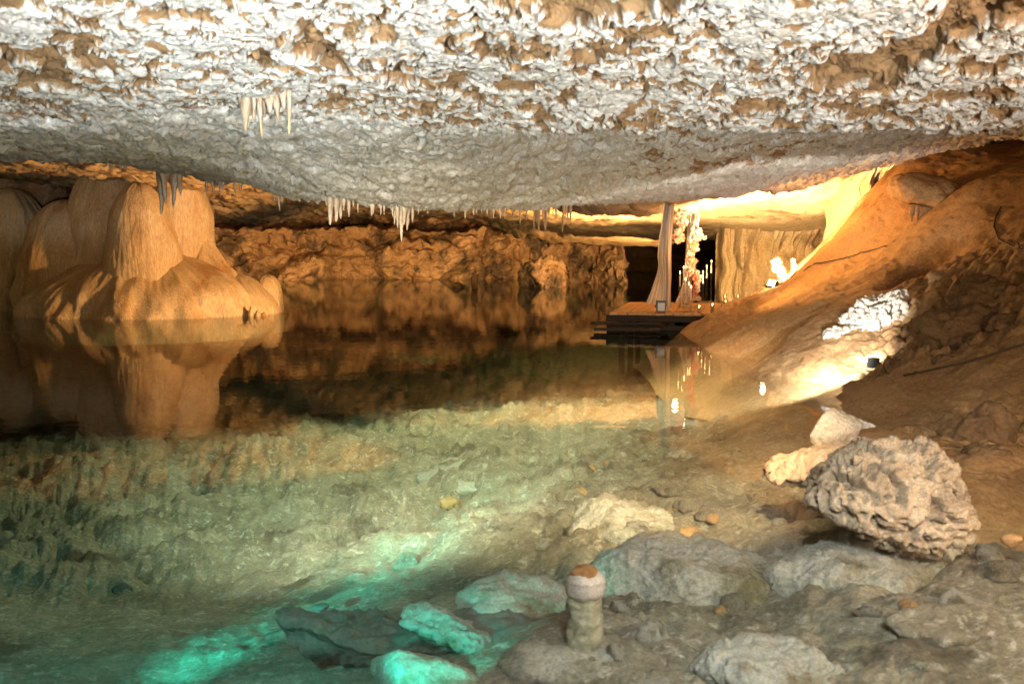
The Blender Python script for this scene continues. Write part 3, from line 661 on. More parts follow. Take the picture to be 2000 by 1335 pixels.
sunk('sunken_slab', 745, 1250, -.60, (.66, .44, .13), M_dslab, 16, 'long dark slab tilted on the pool floor', sub=6, planes=11, soft=18, lump=.16, fine=.05, rot=(0, R(8), R(10)))
sunk('sunken_slab', 985, 1235, -.52, (.40, .30, .10), M_dslab, 18, 'dark grey slab between the two turquoise-lit slabs', planes=9, soft=14, rot=(0, 0, R(-35)))
sunk('sunken_slab', 1500, 1310, -.40, (.55, .28, .16), M_slab, 20, 'rough pale slab at the bottom edge of the photo right of the stalagmite', sub=6, planes=9, pit=.07, soft=12)
sunk('sunken_slab', 830, 1318, -.50, (.40, .22, .10), M_subm, 22, 'greenish sunken slab at the bottom edge below the dark slab', planes=9, soft=12)
sunk('sunken_slab', 1180, 1300, -.46, (.55, .30, .12), M_subm, 24, 'broad grey ledge under the foot of the stalagmite', planes=8, soft=10)
sunk('sunken_slab', 1000, 935, -1.22, (1.2, 1.1, .20), M_slab, 26, 'wide pale flat slab on the pool floor beyond the sunken boulders', planes=9, pit=.03, soft=10)
sunk('sunken_rock', 1120, 985, -.85, (.30, .3, .16), M_bank, 28, 'brownish sunken stone beside the wide pale slab', planes=9, pit=.06)
sunk('sunken_rock', 1850, 1215, -.28, (.35, .25, .10), M_floor, 32, 'low brown stone on the shallow floor at the lower right', planes=8)
sunk('sunken_rock', 235, 1152, -1.45, (.11, .09, .07), M_dslab, 34, 'small dark stone alone on the green pool floor', planes=8, sub=4)
sunk('sunken_rock', 625, 1185, -1.0, (.07, .05, .04), M_dslab, 36, 'tiny dark pebble in the turquoise light streak', planes=8, sub=4)
sunk('sunken_rock', 215, 1030, -1.75, (.75, .35, .14), M_dslab, 38, 'dark flat rock on the pool floor at the left edge of the glow', planes=8)
# flowstone hood over a dark alcove, with its comb of stalactites
hq, hd = on_bank(1825, 388, 16.5); hq = hq + np.array([0, .12, -.02])
rock('flowstone_hood', tuple(hq), (.90, .80, .40), M_bank, 63, 5, 6, 0, 4, .10, .03, (R(10), R(18), 0), soft=6, label='rounded orange flowstone hood bulging over a dark alcove on the right slope', cat='rock formation')
comb = tag(empty('stalactite_comb', tuple(hq)), 'comb of small brown stalactites under the orange hood on the right', 'stalactites'); rs = np.random.RandomState(8)
for k in range(15):
    t_ = k / 14.; L_ = .22 + .22 * math.sin(t_ * 3.1) + .10 * rs.rand()
    o = link('stalactite', stal_mesh(L_, .045 + .03 * rs.rand(), 300 + k), M_bank, comb); o.location = (-.52 + 1.0 * t_, -.58 + .5 * (t_ - .5) ** 2 + .04 * rs.rand(), -.10 - .24 * t_)

# rock in the far water and stumps
i1 = on_water(1068, 562)
rock('island_rock', (i1[0], i1[1] + 1.2, .25), (1.25, 1.1, 1.1), M_rubble, 44, 6, 7, .10, 4, .14, .05, label='golden craggy rock standing in the far water left of the platform')
rock('water_rock', (*on_water(928, 565)[:2], .25), (.16, .2, .55), M_rubble, 46, 4, 7, .08, 4, label='slender jagged rock stub in the far water', cat='rock')
rock('water_rock', (*on_water(892, 561)[:2], .0), (.40, .3, .25), M_rubble, 48, 4, 7, .08, 4, label='low flat rock in the far water beside the slender stub', cat='rock')
# white pitted rock over the hidden spotlight
w1 = P(1722, 640, 13.9)
wr = empty('white_pitted_rock', (w1[0], w1[1], w1[2])); tag(wr, 'white pitted rock overhang lit from below by the black spotlight', 'rock')
rock('block', (0, .15, .02), (.62, .45, .50), M_white, 51, 6, 9, .22, 6.0, .24, .06, (0, R(-22), R(15)), parent=wr)
rock('spur', (-.52, .0, -.12), (.30, .24, .17), M_white, 53, 5, 8, .2, 4.5, .2, .06, (0, R(-12), 0), parent=wr)
rock('foot', (-.22, -.25, -.62), (.30, .42, .30), M_white, 55, 5, 7, .05, 4.5, .12, .04, (0, R(-30), 0), parent=wr)
for i, (px, py, d, sz, lab) in enumerate([(1880, 655, 11.9, (.62, .5, .34), 'dark pitted rock mass right of the white overhang'), (1940, 590, 12.4, (.55, .5, .36), 'dark reddish pitted rock higher up at the right edge'), (1852, 712, 11.0, (.17, .16, .13), 'fist-like brown stone below the dark rock mass'),
                                         (1915, 850, 8.6, (.30, .28, .30), 'dark pitted rock hanging over the water right of the big boulder'), (1925, 905, 8.0, (.22, .2, .2), 'lower dark pitted rock touching the water right of the big boulder'), (1985, 640, 11.4, (.35, .35, .24), 'dark pitted rock cut by the right edge of the photo'),
                                         (1882, 842, 8.9, (.05, .05, .05), 'small round pale pebble on the dark bank')]):
    c = P(px, py, d); rock('bank_rock', tuple(c), sz, M_dark if i != 6 else M_boulder, 70 + i, 5, 8, .13 if i != 6 else .02, 4.0, .14, .05, (0, 0, i), label=lab)
c = PZ(1978, 1056, -.02); rock('bank_rock', tuple(c), (.07, .04, .05), M_bank, 91, 4, 7, .04, label='small golden stone tip breaking the water at the lower right edge')

# small stones lying on the bed
rs = np.random.RandomState(12)
SM = []
for k in range(6):
    o = rock('sunken_stone', (0, 0, 0), (1, .8, .55), [M_subm, M_floor, M_subm, M_bank, M_floor, M_slab][k], 200 + k, 4, 8, .06, 4, .2, .06, soft=14)
    SM.append(o)
for k in range(90):
    x_ = rs.uniform(-1.5, 3.4); y_ = rs.uniform(4.6, 11.5)
    if x_ < -.2 and rs.rand() < .75: x_ = rs.uniform(.2, 3.2)
    o = SM[k % 6] if k < 6 else SM[k % 6].copy()
    if k >= 6: COL.objects.link(o)
    r_ = .04 + .14 * rs.rand() ** 2.2
    o.location = (x_, y_, float(bed_z([x_], [y_])[0]) + r_ * .12); o.scale = (r_, r_, r_); o.rotation_euler = (rs.uniform(-.3, .3), rs.uniform(-.3, .3), rs.uniform(0, 6.3))
    tag(o, 'small rough stone lying on the shallow pool floor among the larger sunken rocks', 'stone', 'small stones on the pool floor')

# stalagmite with a mushroom cap standing in the shallows
st0 = PZ(1142, 1262, -.36); sg = empty('mushroom_stalagmite', (st0[0], st0[1], -.40)); sg.scale = (.76, .76, .92); tag(sg, 'mushroom-shaped stalagmite with a white cap and brown crusty top in the foreground water', 'stalagmite')
def lathe_np(name, prof, mat, parent, n=64, amp=.02, seed=0, loc=(0, 0, 0)):
    zz = np.array([q[1] for q in prof]); rr = np.array([q[0] for q in prof]); m = 60
    tt = np.linspace(0, 1, len(prof)); t2 = np.linspace(0, 1, m); zz = np.interp(t2, tt, zz); rr = np.interp(t2, tt, rr)
    th = np.linspace(0, 2 * np.pi, n, endpoint=False)
    p = np.array([[rr[j] * math.cos(a), rr[j] * math.sin(a), zz[j]] for a in th for j in range(m)])
    k = amp * fbm(p * 9 + seed, 4, .6) + amp * .8 * fbm(p * np.array([4, 4, 14]) + seed, 3)
    rad = np.stack([np.repeat(np.cos(th), m), np.repeat(np.sin(th), m), np.zeros(n * m)], 1)
    p = p + rad * k[:, None] * np.minimum(1, np.tile(rr, n) * 12)[:, None]; p[:, 2] += k * .4
    o = link(name, mesh_np(name, p, grid_faces(n, m, wrap=True)), mat, parent); o.location = loc; return o
M_shaft = rock_mat('stalagmite_shaft_rock', (.36, .34, .24), (.22, .21, .14), C=(.44, .42, .34), scale=4, bump=.6, bscale=30, bdist=.02)
M_cap = rock_mat('stalagmite_cap_rock', (.44, .40, .36), (.33, .30, .26), C=(.24, .18, .12), scale=3, bump=.6, bscale=40, bdist=.008)
M_crust = rock_mat('stalagmite_crust', (.34, .18, .07), (.18, .09, .03), scale=9, bump=.9, bscale=50, bdist=.02)
lathe_np('shaft', [(.20, -.05), (.155, .02), (.125, .06), (.118, .14), (.124, .22), (.116, .30), (.108, .345), (0, .36)], M_shaft, sg, amp=.04)
lathe_np('cap', [(.05, .325), (.105, .335), (.128, .36), (.136, .40), (.13, .44), (.105, .475), (.06, .495), (0, .50)], M_cap, sg, amp=.016, seed=4)
lathe_np('crust', [(.0, .47), (.092, .473), (.092, .49), (.07, .508), (.03, .515), (0, .516)], M_crust, sg, amp=.03, seed=9, loc=(-.008, -.012, 0))

# ================================================================== WOODEN PLATFORM
M_wood = rock_mat('deck_wood', (.36, .20, .09), (.27, .14, .06), C=(.20, .10, .045), scale=3, stretch=(6, .5, 6), rough=.6, bump=.3, bscale=14, bdist=.006)
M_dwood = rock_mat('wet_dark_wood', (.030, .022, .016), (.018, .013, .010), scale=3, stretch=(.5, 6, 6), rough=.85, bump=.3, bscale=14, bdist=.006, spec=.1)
DZ = .36
pf = empty('wooden_platform', (3.35, 22.2, 0)); tag(pf, 'low wooden platform over the water carrying the flowered arch', 'platform')
fl_ = PZ(1190, 611, DZ); fr_ = (5.1, fl_[1] - .55); bl_ = PZ(1232, 588, DZ)
e1 = np.array([fr_[0] - fl_[0], fr_[1] - fl_[1]]); e2 = np.array([bl_[0] - fl_[0], bl_[1] - fl_[1]]) * .92
npl = 16
for i in range(npl):
    a0 = fl_[:2] + e1 * (i + .03) / npl; a1 = fl_[:2] + e1 * (i + .97) / npl
    ext = random.uniform(-.03, .05); bm = bmesh.new(); zt = DZ + random.uniform(-.004, .004)
    e2u = e2 / np.linalg.norm(e2)
    cs = [a0 - e2u * ext, a1 - e2u * ext, a1 + e2, a0 + e2]
    lo = [bm.verts.new((q[0] - 3.35, q[1] - 22.2, zt - .04)) for q in cs]; hi = [bm.verts.new((q[0] - 3.35, q[1] - 22.2, zt)) for q in cs]
    bm.faces.new(lo[::-1]); bm.faces.new(hi)
    for k in range(4): bm.faces.new((lo[k], lo[(k + 1) % 4], hi[(k + 1) % 4], hi[k]))
    bm_link('plank', bm, M_wood, pf)
def beam(name, a, b, w, h, mat, parent, base):
    a = Vector(a); b = Vector(b); d = b - a; bm = bmesh.new()
    bm_box(bm, (a + b) / 2 - Vector(base), (d.length, w, h), d.to_track_quat('X', 'Z').to_matrix(), .006); return bm_link(name, bm, mat, parent)
bs = (3.35, 22.2, 0)
L2 = lambda t, s_, z_: (*(fl_[:2] + e1 * t + e2 * s_), z_)
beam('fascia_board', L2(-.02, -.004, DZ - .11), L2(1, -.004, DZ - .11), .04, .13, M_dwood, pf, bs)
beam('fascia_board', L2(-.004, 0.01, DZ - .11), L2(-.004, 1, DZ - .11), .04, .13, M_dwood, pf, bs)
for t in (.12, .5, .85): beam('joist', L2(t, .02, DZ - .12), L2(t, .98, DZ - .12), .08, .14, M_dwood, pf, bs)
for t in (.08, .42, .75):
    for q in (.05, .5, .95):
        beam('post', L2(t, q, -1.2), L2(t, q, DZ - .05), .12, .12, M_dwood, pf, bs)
beam('step_board', L2(-.12, -.05, .16), L2(.35, -.05, .16), .22, .05, M_dwood, pf, bs)
beam('step_board', L2(-.08, -.13, .06), L2(.36, -.13, .06), .22, .05, M_dwood, pf, bs)
beam('brace', L2(-.02, .02, .05), L2(1.0, .02, .05), .06, .10, M_dwood, pf, bs)
def dk(px, py): return PZ(px, py, DZ + .004)

# ---- arch with two curtains and flowers
M_pole = plain('arch_pole_metal', (.55, .45, .30), .35, .6)
M_sheer = plain('sheer_cloth', (.78, .66, .52), .8, trans=.45, noise=.06)
aL = dk(1298, 606); aR = dk(1342, 598)
arch = empty('wedding_arch', ((aL[0] + aR[0]) / 2, (aL[1] + aR[1]) / 2, DZ)); tag(arch, 'slim metal arch on the platform hung with curtains and flowers', 'wedding arch')
AZ = 2.72
for q in (aL, aR):
    bm = bmesh.new(); bm_tube(bm, [(q[0] - arch.location[0], q[1] - arch.location[1], .01), (q[0] - arch.location[0], q[1] - arch.location[1], AZ - DZ)], .022, 8); bm_link('post', bm, M_pole, arch, True)
    bm = bmesh.new(); bm_lathe(bm, [(0, 0), (.16, 0), (.16, .012), (.03, .02), (0, .02)], 14, (q[0] - arch.location[0], q[1] - arch.location[1], 0)); bm_link('base_plate', bm, M_pole, arch)
bm = bmesh.new(); bm_tube(bm, [(aL[0] - arch.location[0], aL[1] - arch.location[1], AZ - DZ), (aR[0] - arch.location[0], aR[1] - arch.location[1], AZ - DZ)], .022, 8); bm_link('crossbar', bm, M_pole, arch, True)
def curtain(label, base, cl, wl, zt, parts, seed, tail):
    """cl, wl: centre offset and half-width by height fraction from the deck up"""
    root = empty('curtain', (base[0], base[1], DZ)); tag(root, label, 'curtain', 'sheer curtains of the arch')
    for kind, v0, v1, off, wk in parts:
        nu, nv = 48, 40; u = np.linspace(-1, 1, nu); v = np.linspace(v0, v1, nv); U, Vv = np.meshgrid(u, v, indexing='ij')
        c_ = np.interp(Vv, np.linspace(0, 1, len(cl)), cl); w_ = np.interp(Vv, np.linspace(0, 1, len(wl)), wl) * wk
        ph = seed + 2.1 * off
        x = c_ + off + w_ * U + .012 * np.sin(U * 9 + ph + Vv * 3)
        y = -.06 - .3 * off + .045 * np.sin(U * 12 + ph + 1.5 * np.sin(Vv * 4)) + .02 * np.sin(U * 27 + Vv * 5)
        if kind == 'swag': x = x - tail * np.clip(.42 - Vv, 0, 1) * 1.3 * (U < 0.2) * (.6 - .5 * U); 
        zz = .012 + Vv * (zt - DZ) + .03 * np.abs(np.sin(U * 3 + ph)) * (Vv < .06)
        link(kind, mesh_np(kind, np.stack([x.ravel(), y.ravel(), zz.ravel()], 1), grid_faces(nu, nv)), M_sheer, root)
curtain('left sheer curtain reaching the front of the deck by the light box', aL, [.0, .02, .03, .0, .02, .06, .09], [.12, .09, .10, .13, .12, .10, .09], AZ + .02, [('drape', .0, 1.0, .0, 1.0), ('swag', .05, 1.0, -.06, .75)], 0, .55)
curtain('right sheer curtain gathered behind the tall glass candlesticks', aR, [-.10, -.06, .0, .02, .06, .11, .13], [.16, .10, .09, .10, .12, .10, .10], AZ + .02, [('drape', .0, 1.0, .0, 1.0), ('swag', .03, 1.0, .05, .7)], 2, .25)

petal_cols = {'white': (.72, .60, .47), 'blush': (.74, .40, .30), 'coral': (.72, .19, .10), 'cream': (.72, .52, .32)}
M_fl = {k: plain(k + '_petals', v, .7, trans=.3) for k, v in petal_cols.items()}
M_leaf = plain('leaf_green', (.06, .09, .035), .6)
def flower_mesh(seed):
    rs_ = np.random.RandomState(seed); bm = bmesh.new()
    for ring, (npet, tilt, ln, wd) in enumerate([(7, .15, 1.0, .60), (6, .65, .82, .5), (4, 1.1, .55, .38)]):
        for k in range(npet):
            a = 2 * math.pi * (k + .5 * ring) / npet + rs_.uniform(-.15, .15); ti = tilt + rs_.uniform(-.12, .12)
            rad = Vector((math.cos(a), math.sin(a), 0)); tn = Vector((-math.sin(a), math.cos(a), 0)); dr = rad * math.cos(ti) + Vector((0, 0, 1)) * math.sin(ti); up = Vector((0, 0, 1)) * math.cos(ti) - rad * math.sin(ti)
            b0 = bm.verts.new(rad * .05 + Vector((0, 0, .08 * ring)));
            l = bm.verts.new(b0.co + dr * ln * .6 + tn * wd * .5 + up * .12); r_ = bm.verts.new(b0.co + dr * ln * .6 - tn * wd * .5 + up * .12); m_ = bm.verts.new(b0.co + dr * ln * .6 - up * .06)
            t_ = bm.verts.new(b0.co + dr * ln * .98 + up * .22)
            bm.faces.new((b0, l, m_)); bm.faces.new((b0, m_, r_)); bm.faces.new((m_, l, t_)); bm.faces.new((m_, t_, r_))
    me = bpy.data.meshes.new('flower'); bm.to_mesh(me); bm.free(); return me
FM = {(k, i): flower_mesh(i * 13 + j) for j, k in enumerate(M_fl) for i in range(3)}
for (k, i), me in FM.items(): me.materials.append(M_fl[k])
lb = bmesh.new()
a_ = [lb.verts.new(c) for c in [(0, 0, 0), (.35, .22, .08), (.35, -.22, .08), (.4, 0, 0), (1, 0, -.1)]]
for f in [(0, 3, 1), (0, 2, 3), (3, 4, 1), (3, 2, 4)]: lb.faces.new([a_[k] for k in f])
LEAF = bpy.data.meshes.new('leaf'); lb.to_mesh(LEAF); lb.free(); LEAF.materials.append(M_leaf)
def garland(label, base, items, name='flower_garland', cat='flower garland', leaves=8, spread=.14):
    root = empty(name, tuple(base)); tag(root, label, cat)
    rs_ = np.random.RandomState(int(base[0] * 100) % 1000)
    for (dx, dy, dz, sz, colr) in items:
        o = bpy.data.objects.new('flower', FM[(colr, rs_.randint(3))]); COL.objects.link(o); o.parent = root; o.location = (dx, dy, dz); o.scale = (sz, sz, sz)
        dv = Vector((rs_.uniform(-.6, .6), -1 + rs_.uniform(-.2, .5), rs_.uniform(-.2, .6))); o.rotation_euler = dv.to_track_quat('Z', 'Y').to_euler()
    for k in range(leaves):
        dx, dy, dz, sz, _ = items[rs_.randint(len(items))]
        o = bpy.data.objects.new('leaf', LEAF); COL.objects.link(o); o.parent = root; o.location = (dx + rs_.uniform(-spread, spread) * .6, dy + .02, dz + rs_.uniform(-.1, .1)); s_ = rs_.uniform(.08, .14); o.scale = (s_, s_, s_)
        o.rotation_euler = (rs_.uniform(-1, 1), rs_.uniform(-1.2, 1.2), rs_.uniform(0, 6.3))
    return root
rs = np.random.RandomState(3)
d_up = (aL[1] + aR[1]) / 2
g0 = P(1330, 470, d_up)
it = []
for k in range(30):
    py = rs.uniform(388, 474); px = 1327 + 8 * math.sin((py - 380) / 30) + rs.uniform(-9, 10) - (4 if py > 430 else 0)
    q = P(px, py, d_up - .05 + rs.uniform(-.1, .1)); big = py > 415
    it.append((q[0] - g0[0], q[1] - g0[1], q[2] - g0[2], rs.uniform(.085, .12) if big else rs.uniform(.05, .08), rs.choice(['white', 'blush', 'blush', 'cream'] if py > 405 else ['cream', 'coral', 'blush'])))
garland('upper hanging flower bunch of blush and white roses between the curtains', g0, it, leaves=10)
d_lo = aR[1] - .12; g1 = P(1358, 592, d_lo); it = []
for k in range(64):
    t = k / 63.; py = 446 + t * 142; px = 1357 + 4 * math.sin(py / 17) + rs.uniform(-9, 9) - 3 * t
    q = P(px, py, d_lo + rs.uniform(-.14, .1)); core = px < 1360
    it.append((q[0] - g1[0], q[1] - g1[1], q[2] - g1[2], rs.uniform(.06, .10), rs.choice(['coral', 'coral', 'blush', 'coral'] if core and .12 < t < .95 else ['cream', 'white', 'blush', 'cream'])))
for px, py in [(1370, 462), (1376, 464), (1368, 540), (1354, 446), (1348, 590), (1366, 456)]:
    q = P(px, py, d_lo - .05); it.append((q[0] - g1[0], q[1] - g1[1], q[2] - g1[2], .06, 'cream'))
garland('tall column of coral and cream flowers beside the right curtain', g1, it, leaves=14)

# arch lamp
M_bulb = plain('lit_bulb', (1, .9, .7), .3, emit=(1, .80, .52), estr=30)
M_black = plain('black_metal', (.02, .02, .02), .45)
q = P(1339, 434, d_up + .02); lb_ = empty('arch_lamp', tuple(q)); tag(lb_, 'bright bulb shining among the upper flowers of the arch', 'lamp')
bm = bmesh.new(); bmesh.ops.create_uvsphere(bm, u_segments=14, v_segments=10, radius=.055); bm_link('bulb', bm, M_bulb, lb_, True)
bm = bmesh.new(); bm_lathe(bm, [(0, .05), (.03, .05), (.035, .12), (0, .13)], 10); bm_link('socket', bm, M_black, lb_)
lamp('POINT', 'arch_lamp_light', q + np.array([-.25, -.45, -.5]), 22, WARM, radius=.06)

# ---- candles
M_glass, gt, gn_, gb = new_mat('thin_clear_glass'); gn_.remove(gb)
gtr = N(gt, 'ShaderNodeBsdfTransparent'); gtr.inputs[0].default_value = (.90, .92, .90, 1); ggl = N(gt, 'ShaderNodeBsdfGlossy'); ggl.inputs['Roughness'].default_value = .05
gfr = N(gt, 'ShaderNodeLayerWeight'); gfr.inputs[0].default_value = .35; gms = N(gt, 'ShaderNodeMixShader')
gt.links.new(gfr.outputs['Facing'], gms.inputs[0]); gt.links.new(gtr.outputs[0], gms.inputs[1]); gt.links.new(ggl.outputs[0], gms.inputs[2]); gt.links.new(gms.outputs[0], gn_['Material Output'].inputs[0])
M_wax = plain('ivory_wax', (.80, .70, .52), .5, trans=.3, emit=(1, .6, .25), estr=.0)
M_flame = plain('candle_flame', (1, .8, .4), .5, emit=(1, .66, .25), estr=14)
M_wick = plain('black_wick', (.02, .02, .02), .8)
def me_of(fn):
    bm = bmesh.new(); fn(bm); m = bpy.data.meshes.new('part'); bm.to_mesh(m); bm.free(); m.polygons.foreach_set('use_smooth', [True] * len(m.polygons)); return m
FLAME = me_of(lambda b: bm_lathe(b, [(0, 0), (.010, .012), (.012, .024), (.007, .045), (0, .065)], 8)); FLAME.materials.append(M_flame)
def tall_candle(px, py, ptop, label, group):
    q = dk(px, py); H = P(px, ptop, q[1])[2] - DZ
    t = empty('candlestick', tuple(q)); tag(t, label, 'candlestick', group); ch = .26
    hs = max(H - ch - .06, .12)
    prof = [(0, 0), (.075, 0), (.078, .014), (.03, .03), (.016, .05)]
    for f in (.45, 1.0):
        prof += [(.016, hs * f - .07), (.036, hs * f - .05), (.018, hs * f - .03), (.036, hs * f - .012)] + ([(.016, hs * f + .01)] if f < 1 else [(.02, hs)])
    prof += [(0, hs)]
    bm = bmesh.new(); bm_lathe(bm, prof, 12); bm_link('glass_stem', bm, M_glass, t, True)
    bm = bmesh.new(); bm_lathe(bm, [(0, hs), (.017, hs), (.013, hs + ch), (0, hs + ch + .004)], 10); cd = bm_link('candle', bm, M_wax, t, True)
    o = link('flame', FLAME, None, cd); o.location = (0, 0, hs + ch + .006)
    return t
cs = [(1327, 609, 530), (1334, 609, 520), (1338, 609, 543), (1345, 608, 552), (1349, 609, 558)]
cl_ = ['leftmost glass candlestick of the five standing before the right curtain', 'tallest glass candlestick of the five standing before the right curtain', 'middle glass candlestick of the five standing before the right curtain', 'second glass candlestick from the right among the five before the curtain', 'shortest glass candlestick of the five, nearest the flower column base']
for (a, b, c_), l in zip(cs, cl_): tall_candle(a, b, c_, l, 'tall glass candlesticks on the deck')
for (a, b, c_), l in zip([(1372, 591, 529), (1379, 591, 518), (1388, 590, 508)], ['shortest of three candlesticks right of the flower column', 'middle of three candlesticks right of the flower column', 'tallest of three candlesticks right of the flower column']):
    tall_candle(a, b, c_, l, 'tall glass candlesticks on the deck')
M_glow = plain('candle_wax_lit', (.85, .70, .45), .5, trans=.4)
def jar_candle(px, py, w, ptop, label):
    q = dk(px, py); H = P(px, ptop, q[1])[2] - DZ; r = w * q[1] / F / 2
    t = empty('candle_jar', tuple(q)); tag(t, label, 'candle jar', 'glass cylinder candles on the deck')
    bm = bmesh.new(); bm_lathe(bm, [(0, 0), (r, 0), (r, H), (r * .93, H), (r * .93, .012), (0, .012)], 16); bm_link('glass', bm, M_glass, t, True)
    bm = bmesh.new(); bm_lathe(bm, [(0, .014), (r * .78, .014), (r * .78, H * .62), (r * .6, H * .65), (0, H * .64)], 14); cd = bm_link('candle', bm, M_glow, t, True)
    o = link('flame', FLAME, None, cd); o.location = (0, 0, H * .65)
    lamp('POINT', 'candle_light', q + np.array([0, 0, H * .65 + .03]), 1.2, (1, .6, .25), radius=.012)
for a in [(1365, 611, 7, 596, 'short glass candle jar in the middle of the deck'), (1391, 611, 7, 590, 'taller glass candle jar at the front of the deck'), (1417, 600, 7, 585, 'glass candle jar half hidden by the rock tongue'), (1416, 592, 7, 574, 'glass candle jar at the back of the deck before the drapery'), (1441, 590, 7, 575, 'glass candle jar farthest right behind the rock slope')]:
    jar_candle(*a)
# light box on the deck
q = dk(1291, 610); lbx = empty('light_box', tuple(q), R(-12)); tag(lbx, 'square grey floodlight box standing on the deck by the left curtain', 'lamp')
M_gface = plain('lamp_face_grey', (.30, .29, .27), .4)
bm = bmesh.new(); bm_box(bm, (0, 0, .125), (.20, .16, .22), None, .01); hs_ = bm_link('housing', bm, M_black, lbx)
bm = bmesh.new(); bm_box(bm, (.01, -.085, .125), (.15, .012, .17), None, .003); bm_link('panel', bm, M_gface, hs_)
bm = bmesh.new(); bm_box(bm, (-.12, -.02, .13), (.03, .04, .04), None, .004); bm_link('knob', bm, M_black, hs_)
bm = bmesh.new(); bm_box(bm, (0, 0, .25), (.22, .02, .015), None, .003); bm_box(bm, (-.108, 0, .19), (.014, .02, .12)); bm_box(bm, (.108, 0, .19), (.014, .02, .12)); bm_link('bracket', bm, M_black, lbx)

# ---- floodlight and flowers on the slope
fp = P(1510, 557, 20.4); fz = float(bank_z([fp[0]], [fp[1]])[0])
fp[2] = max(fp[2], fz + .10)
fl0 = empty('floodlight', tuple(fp)); tag(fl0, 'glaring floodlight on the crest of the orange slope under the flowers', 'lamp')
d_ = Vector((-.75, -.35, .40)).normalized(); rm = d_.to_track_quat('-Y', 'Z').to_matrix()
M_lens = plain('lit_lens', (1, 1, 1), .3, emit=(1, .88, .68), estr=40)
bm = bmesh.new(); bm_box(bm, Vector((0, 0, 0)), (.22, .08, .15), rm, .008); hs_ = bm_link('housing', bm, M_black, fl0)
bm = bmesh.new(); bm_box(bm, d_ * .045, (.19, .012, .12), rm, .002); bm_link('lens', bm, M_lens, hs_)
bm = bmesh.new(); bm_box(bm, d_ * .11 + Vector((0, 0, -.095)), (.24, .16, .008), rm, .001); bm_link('visor', bm, M_black, fl0)
bm = bmesh.new(); bm_box(bm, Vector((0, .02, -.10)), (.03, .03, .14)); bm_link('stake', bm, M_black, fl0)
fdv = np.array(d_)
lamp('SPOT', 'floodlight_light', fp + fdv * .12, 8500, WHITE, fp + np.array([1.3, 3.4, 2.4]), 108, .4, .08)
lamp('POINT', 'floodlight_spill', fp + np.array([-.25, -.35, .12]), 16, WARM, radius=.05)
gfp = P(1530, 524, 20.5); it = []
for k in range(20):
    q = P(1530 + rs.uniform(-24, 22), 523 + rs.uniform(-15, 15), 20.5 + rs.uniform(-.12, .12)); it.append((q[0] - gfp[0], q[1] - gfp[1], q[2] - gfp[2], rs.uniform(.06, .09), rs.choice(['white', 'cream', 'cream'])))
fa = garland('cream flower arrangement on a thin stand above the floodlight', gfp, it, name='flower_arrangement', cat='flower arrangement', leaves=6)
bm = bmesh.new(); bm_tube(bm, [(.02, 0, -.02), (.05, 0, -.25), (.06, .0, fz - gfp[2] - .05)], .014, 6); bm_link('stand', bm, M_pole, fa, True)

# ---- black spotlight in the hollow with cable
sp = P(1706, 708, 12.75); sl = empty('spotlight', tuple(sp), R(-20)); tag(sl, 'small black spotlight standing before the white pitted rock', 'lamp')
bm = bmesh.new(); bm_box(bm, (0, 0, 0), (.15, .06, .13), Matrix.Rotation(R(15), 3, 'X'), .008); hs_ = bm_link('housing', bm, M_black, sl)
bm = bmesh.new(); bm_box(bm, (0, .034, .008), (.13, .008, .11), Matrix.Rotation(R(15), 3, 'X'), .001); bm_link('lens', bm, plain('cool_lit_lens', (1, 1, 1), .3, emit=(.85, .95, 1), estr=30), hs_)
bm = bmesh.new(); bm_tube(bm, [(-.08, .01, 0), (-.085, .02, -.11), (.085, .02, -.11), (.08, .01, 0)], .008, 6); bm_link('bracket', bm, M_black, sl)
bm = bmesh.new(); bm_tube(bm, [(.07, .04, 0), (.13, .07, .01), (.20, .12, -.01), (.26, .14, -.06)], .006, 6); bm_link('cable', bm, M_black, sl)
lamp('SPOT', 'spotlight_light', sp + np.array([-.02, .12, .05]), 20, (1, .95, .86), P(1722, 630, 13.9), 120, .5, .05)
lamp('SPOT', 'spotlight_side', (3.85, 11.9, .50), 560, (1, .95, .88), (3.7, 16.4, .5), 98, .25, .04)
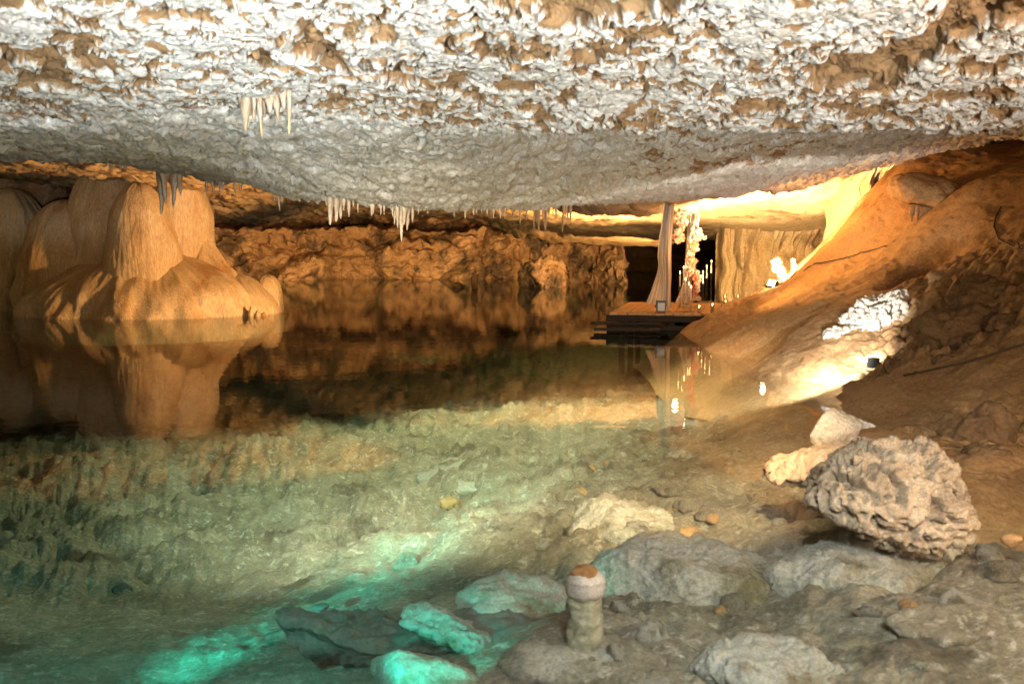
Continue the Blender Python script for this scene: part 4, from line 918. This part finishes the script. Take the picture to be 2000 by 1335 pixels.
# ---- cables lying on the bank
M_cable = plain('brown_cable', (.05, .03, .018), .6)
def cable(label, pix):
    pts = []
    for (px, py, d) in pix:
        q = P(px, py, d)
        for _ in range(12):                                  # march along the sight line to the bank surface
            q = P(px, py, d); zb_ = float(bank_z([q[0]], [q[1]])[0]); d += np.clip((q[2] - zb_) * 1.5, -.6, .6)
        pts.append((q[0], q[1], float(bank_z([q[0]], [q[1]])[0]) + .012))
    c = np.array(pts); t = np.linspace(0, len(c) - 1, len(c) * 6)
    c = np.stack([np.interp(t, range(len(c)), c[:, k]) for k in range(3)], 1)
    c[:, 2] = np.maximum(c[:, 2], bank_z(c[:, 0], c[:, 1]) + .012)
    bm = bmesh.new(); bm_tube(bm, c, .012, 6); tag(bm_link('cable', bm, M_cable, None, True), label, 'cable')
cable('thin cable looping down the bank at the right edge', [(1955, 405, 15), (1944, 425, 14.8), (1941, 445, 14.5), (1950, 470, 14), (1975, 483, 13.5), (2005, 495, 13)])
cable('dark cable running along the slope above the floodlight', [(1570, 530, 20), (1600, 515, 19.5), (1650, 505, 19), (1700, 490, 18.4), (1730, 482, 17.8)])
cable('dark cable on the brown bank below the pitted rocks', [(1765, 735, 11.2), (1800, 728, 11), (1900, 706, 10.6), (1950, 690, 10.4), (2005, 672, 10.2)])

# ---- cave lamps known only by their light, plus an added drapery fill
q = dk(1291, 600)
lamp('SPOT', 'light_box_light', (q[0] - .25, q[1] + .5, DZ + .45), 4500, WARM, (-3.5, 40, 11.0), 76, .3, .10)
lamp('SPOT', 'far_wall_lamp', (-6.0, 45.0, .40), 5600, WARM, (-7.5, 57, 1.6), 150, .4, .10)
lamp('SPOT', 'far_wall_lamp', (6.5, 39.0, .40), 5200, WARM, (1.0, 53, 1.6), 70, .4, .10)
lamp('SPOT', 'far_wall_lamp', (-12.5, 41.0, .35), 5000, WARM, (-15, 54, 2.0), 120, .4, .10)
lamp('SPOT', 'mound_light', (1.5, 20.1, .50), 10000, WARM, (X_(280, 26), 26, 2.6), 40, .35, .30)
lamp('SPOT', 'drapery_fill', (4.7, 26.0, .35), 620, WHITE, (5.2, 27.5, 3.0), 165, .3, .1)  # added, unseen uplight that brightens the far roof and drapery
lamp('SPOT', 'deck_lamp', (3.3, 19.4, 1.5), 900, AMBER, (7.4, 16.6, 2.1), 80, .7, .1)
lamp('POINT', 'slope_lamp', (5.9, 20.4, 3.0), 230, AMBER, radius=.1)
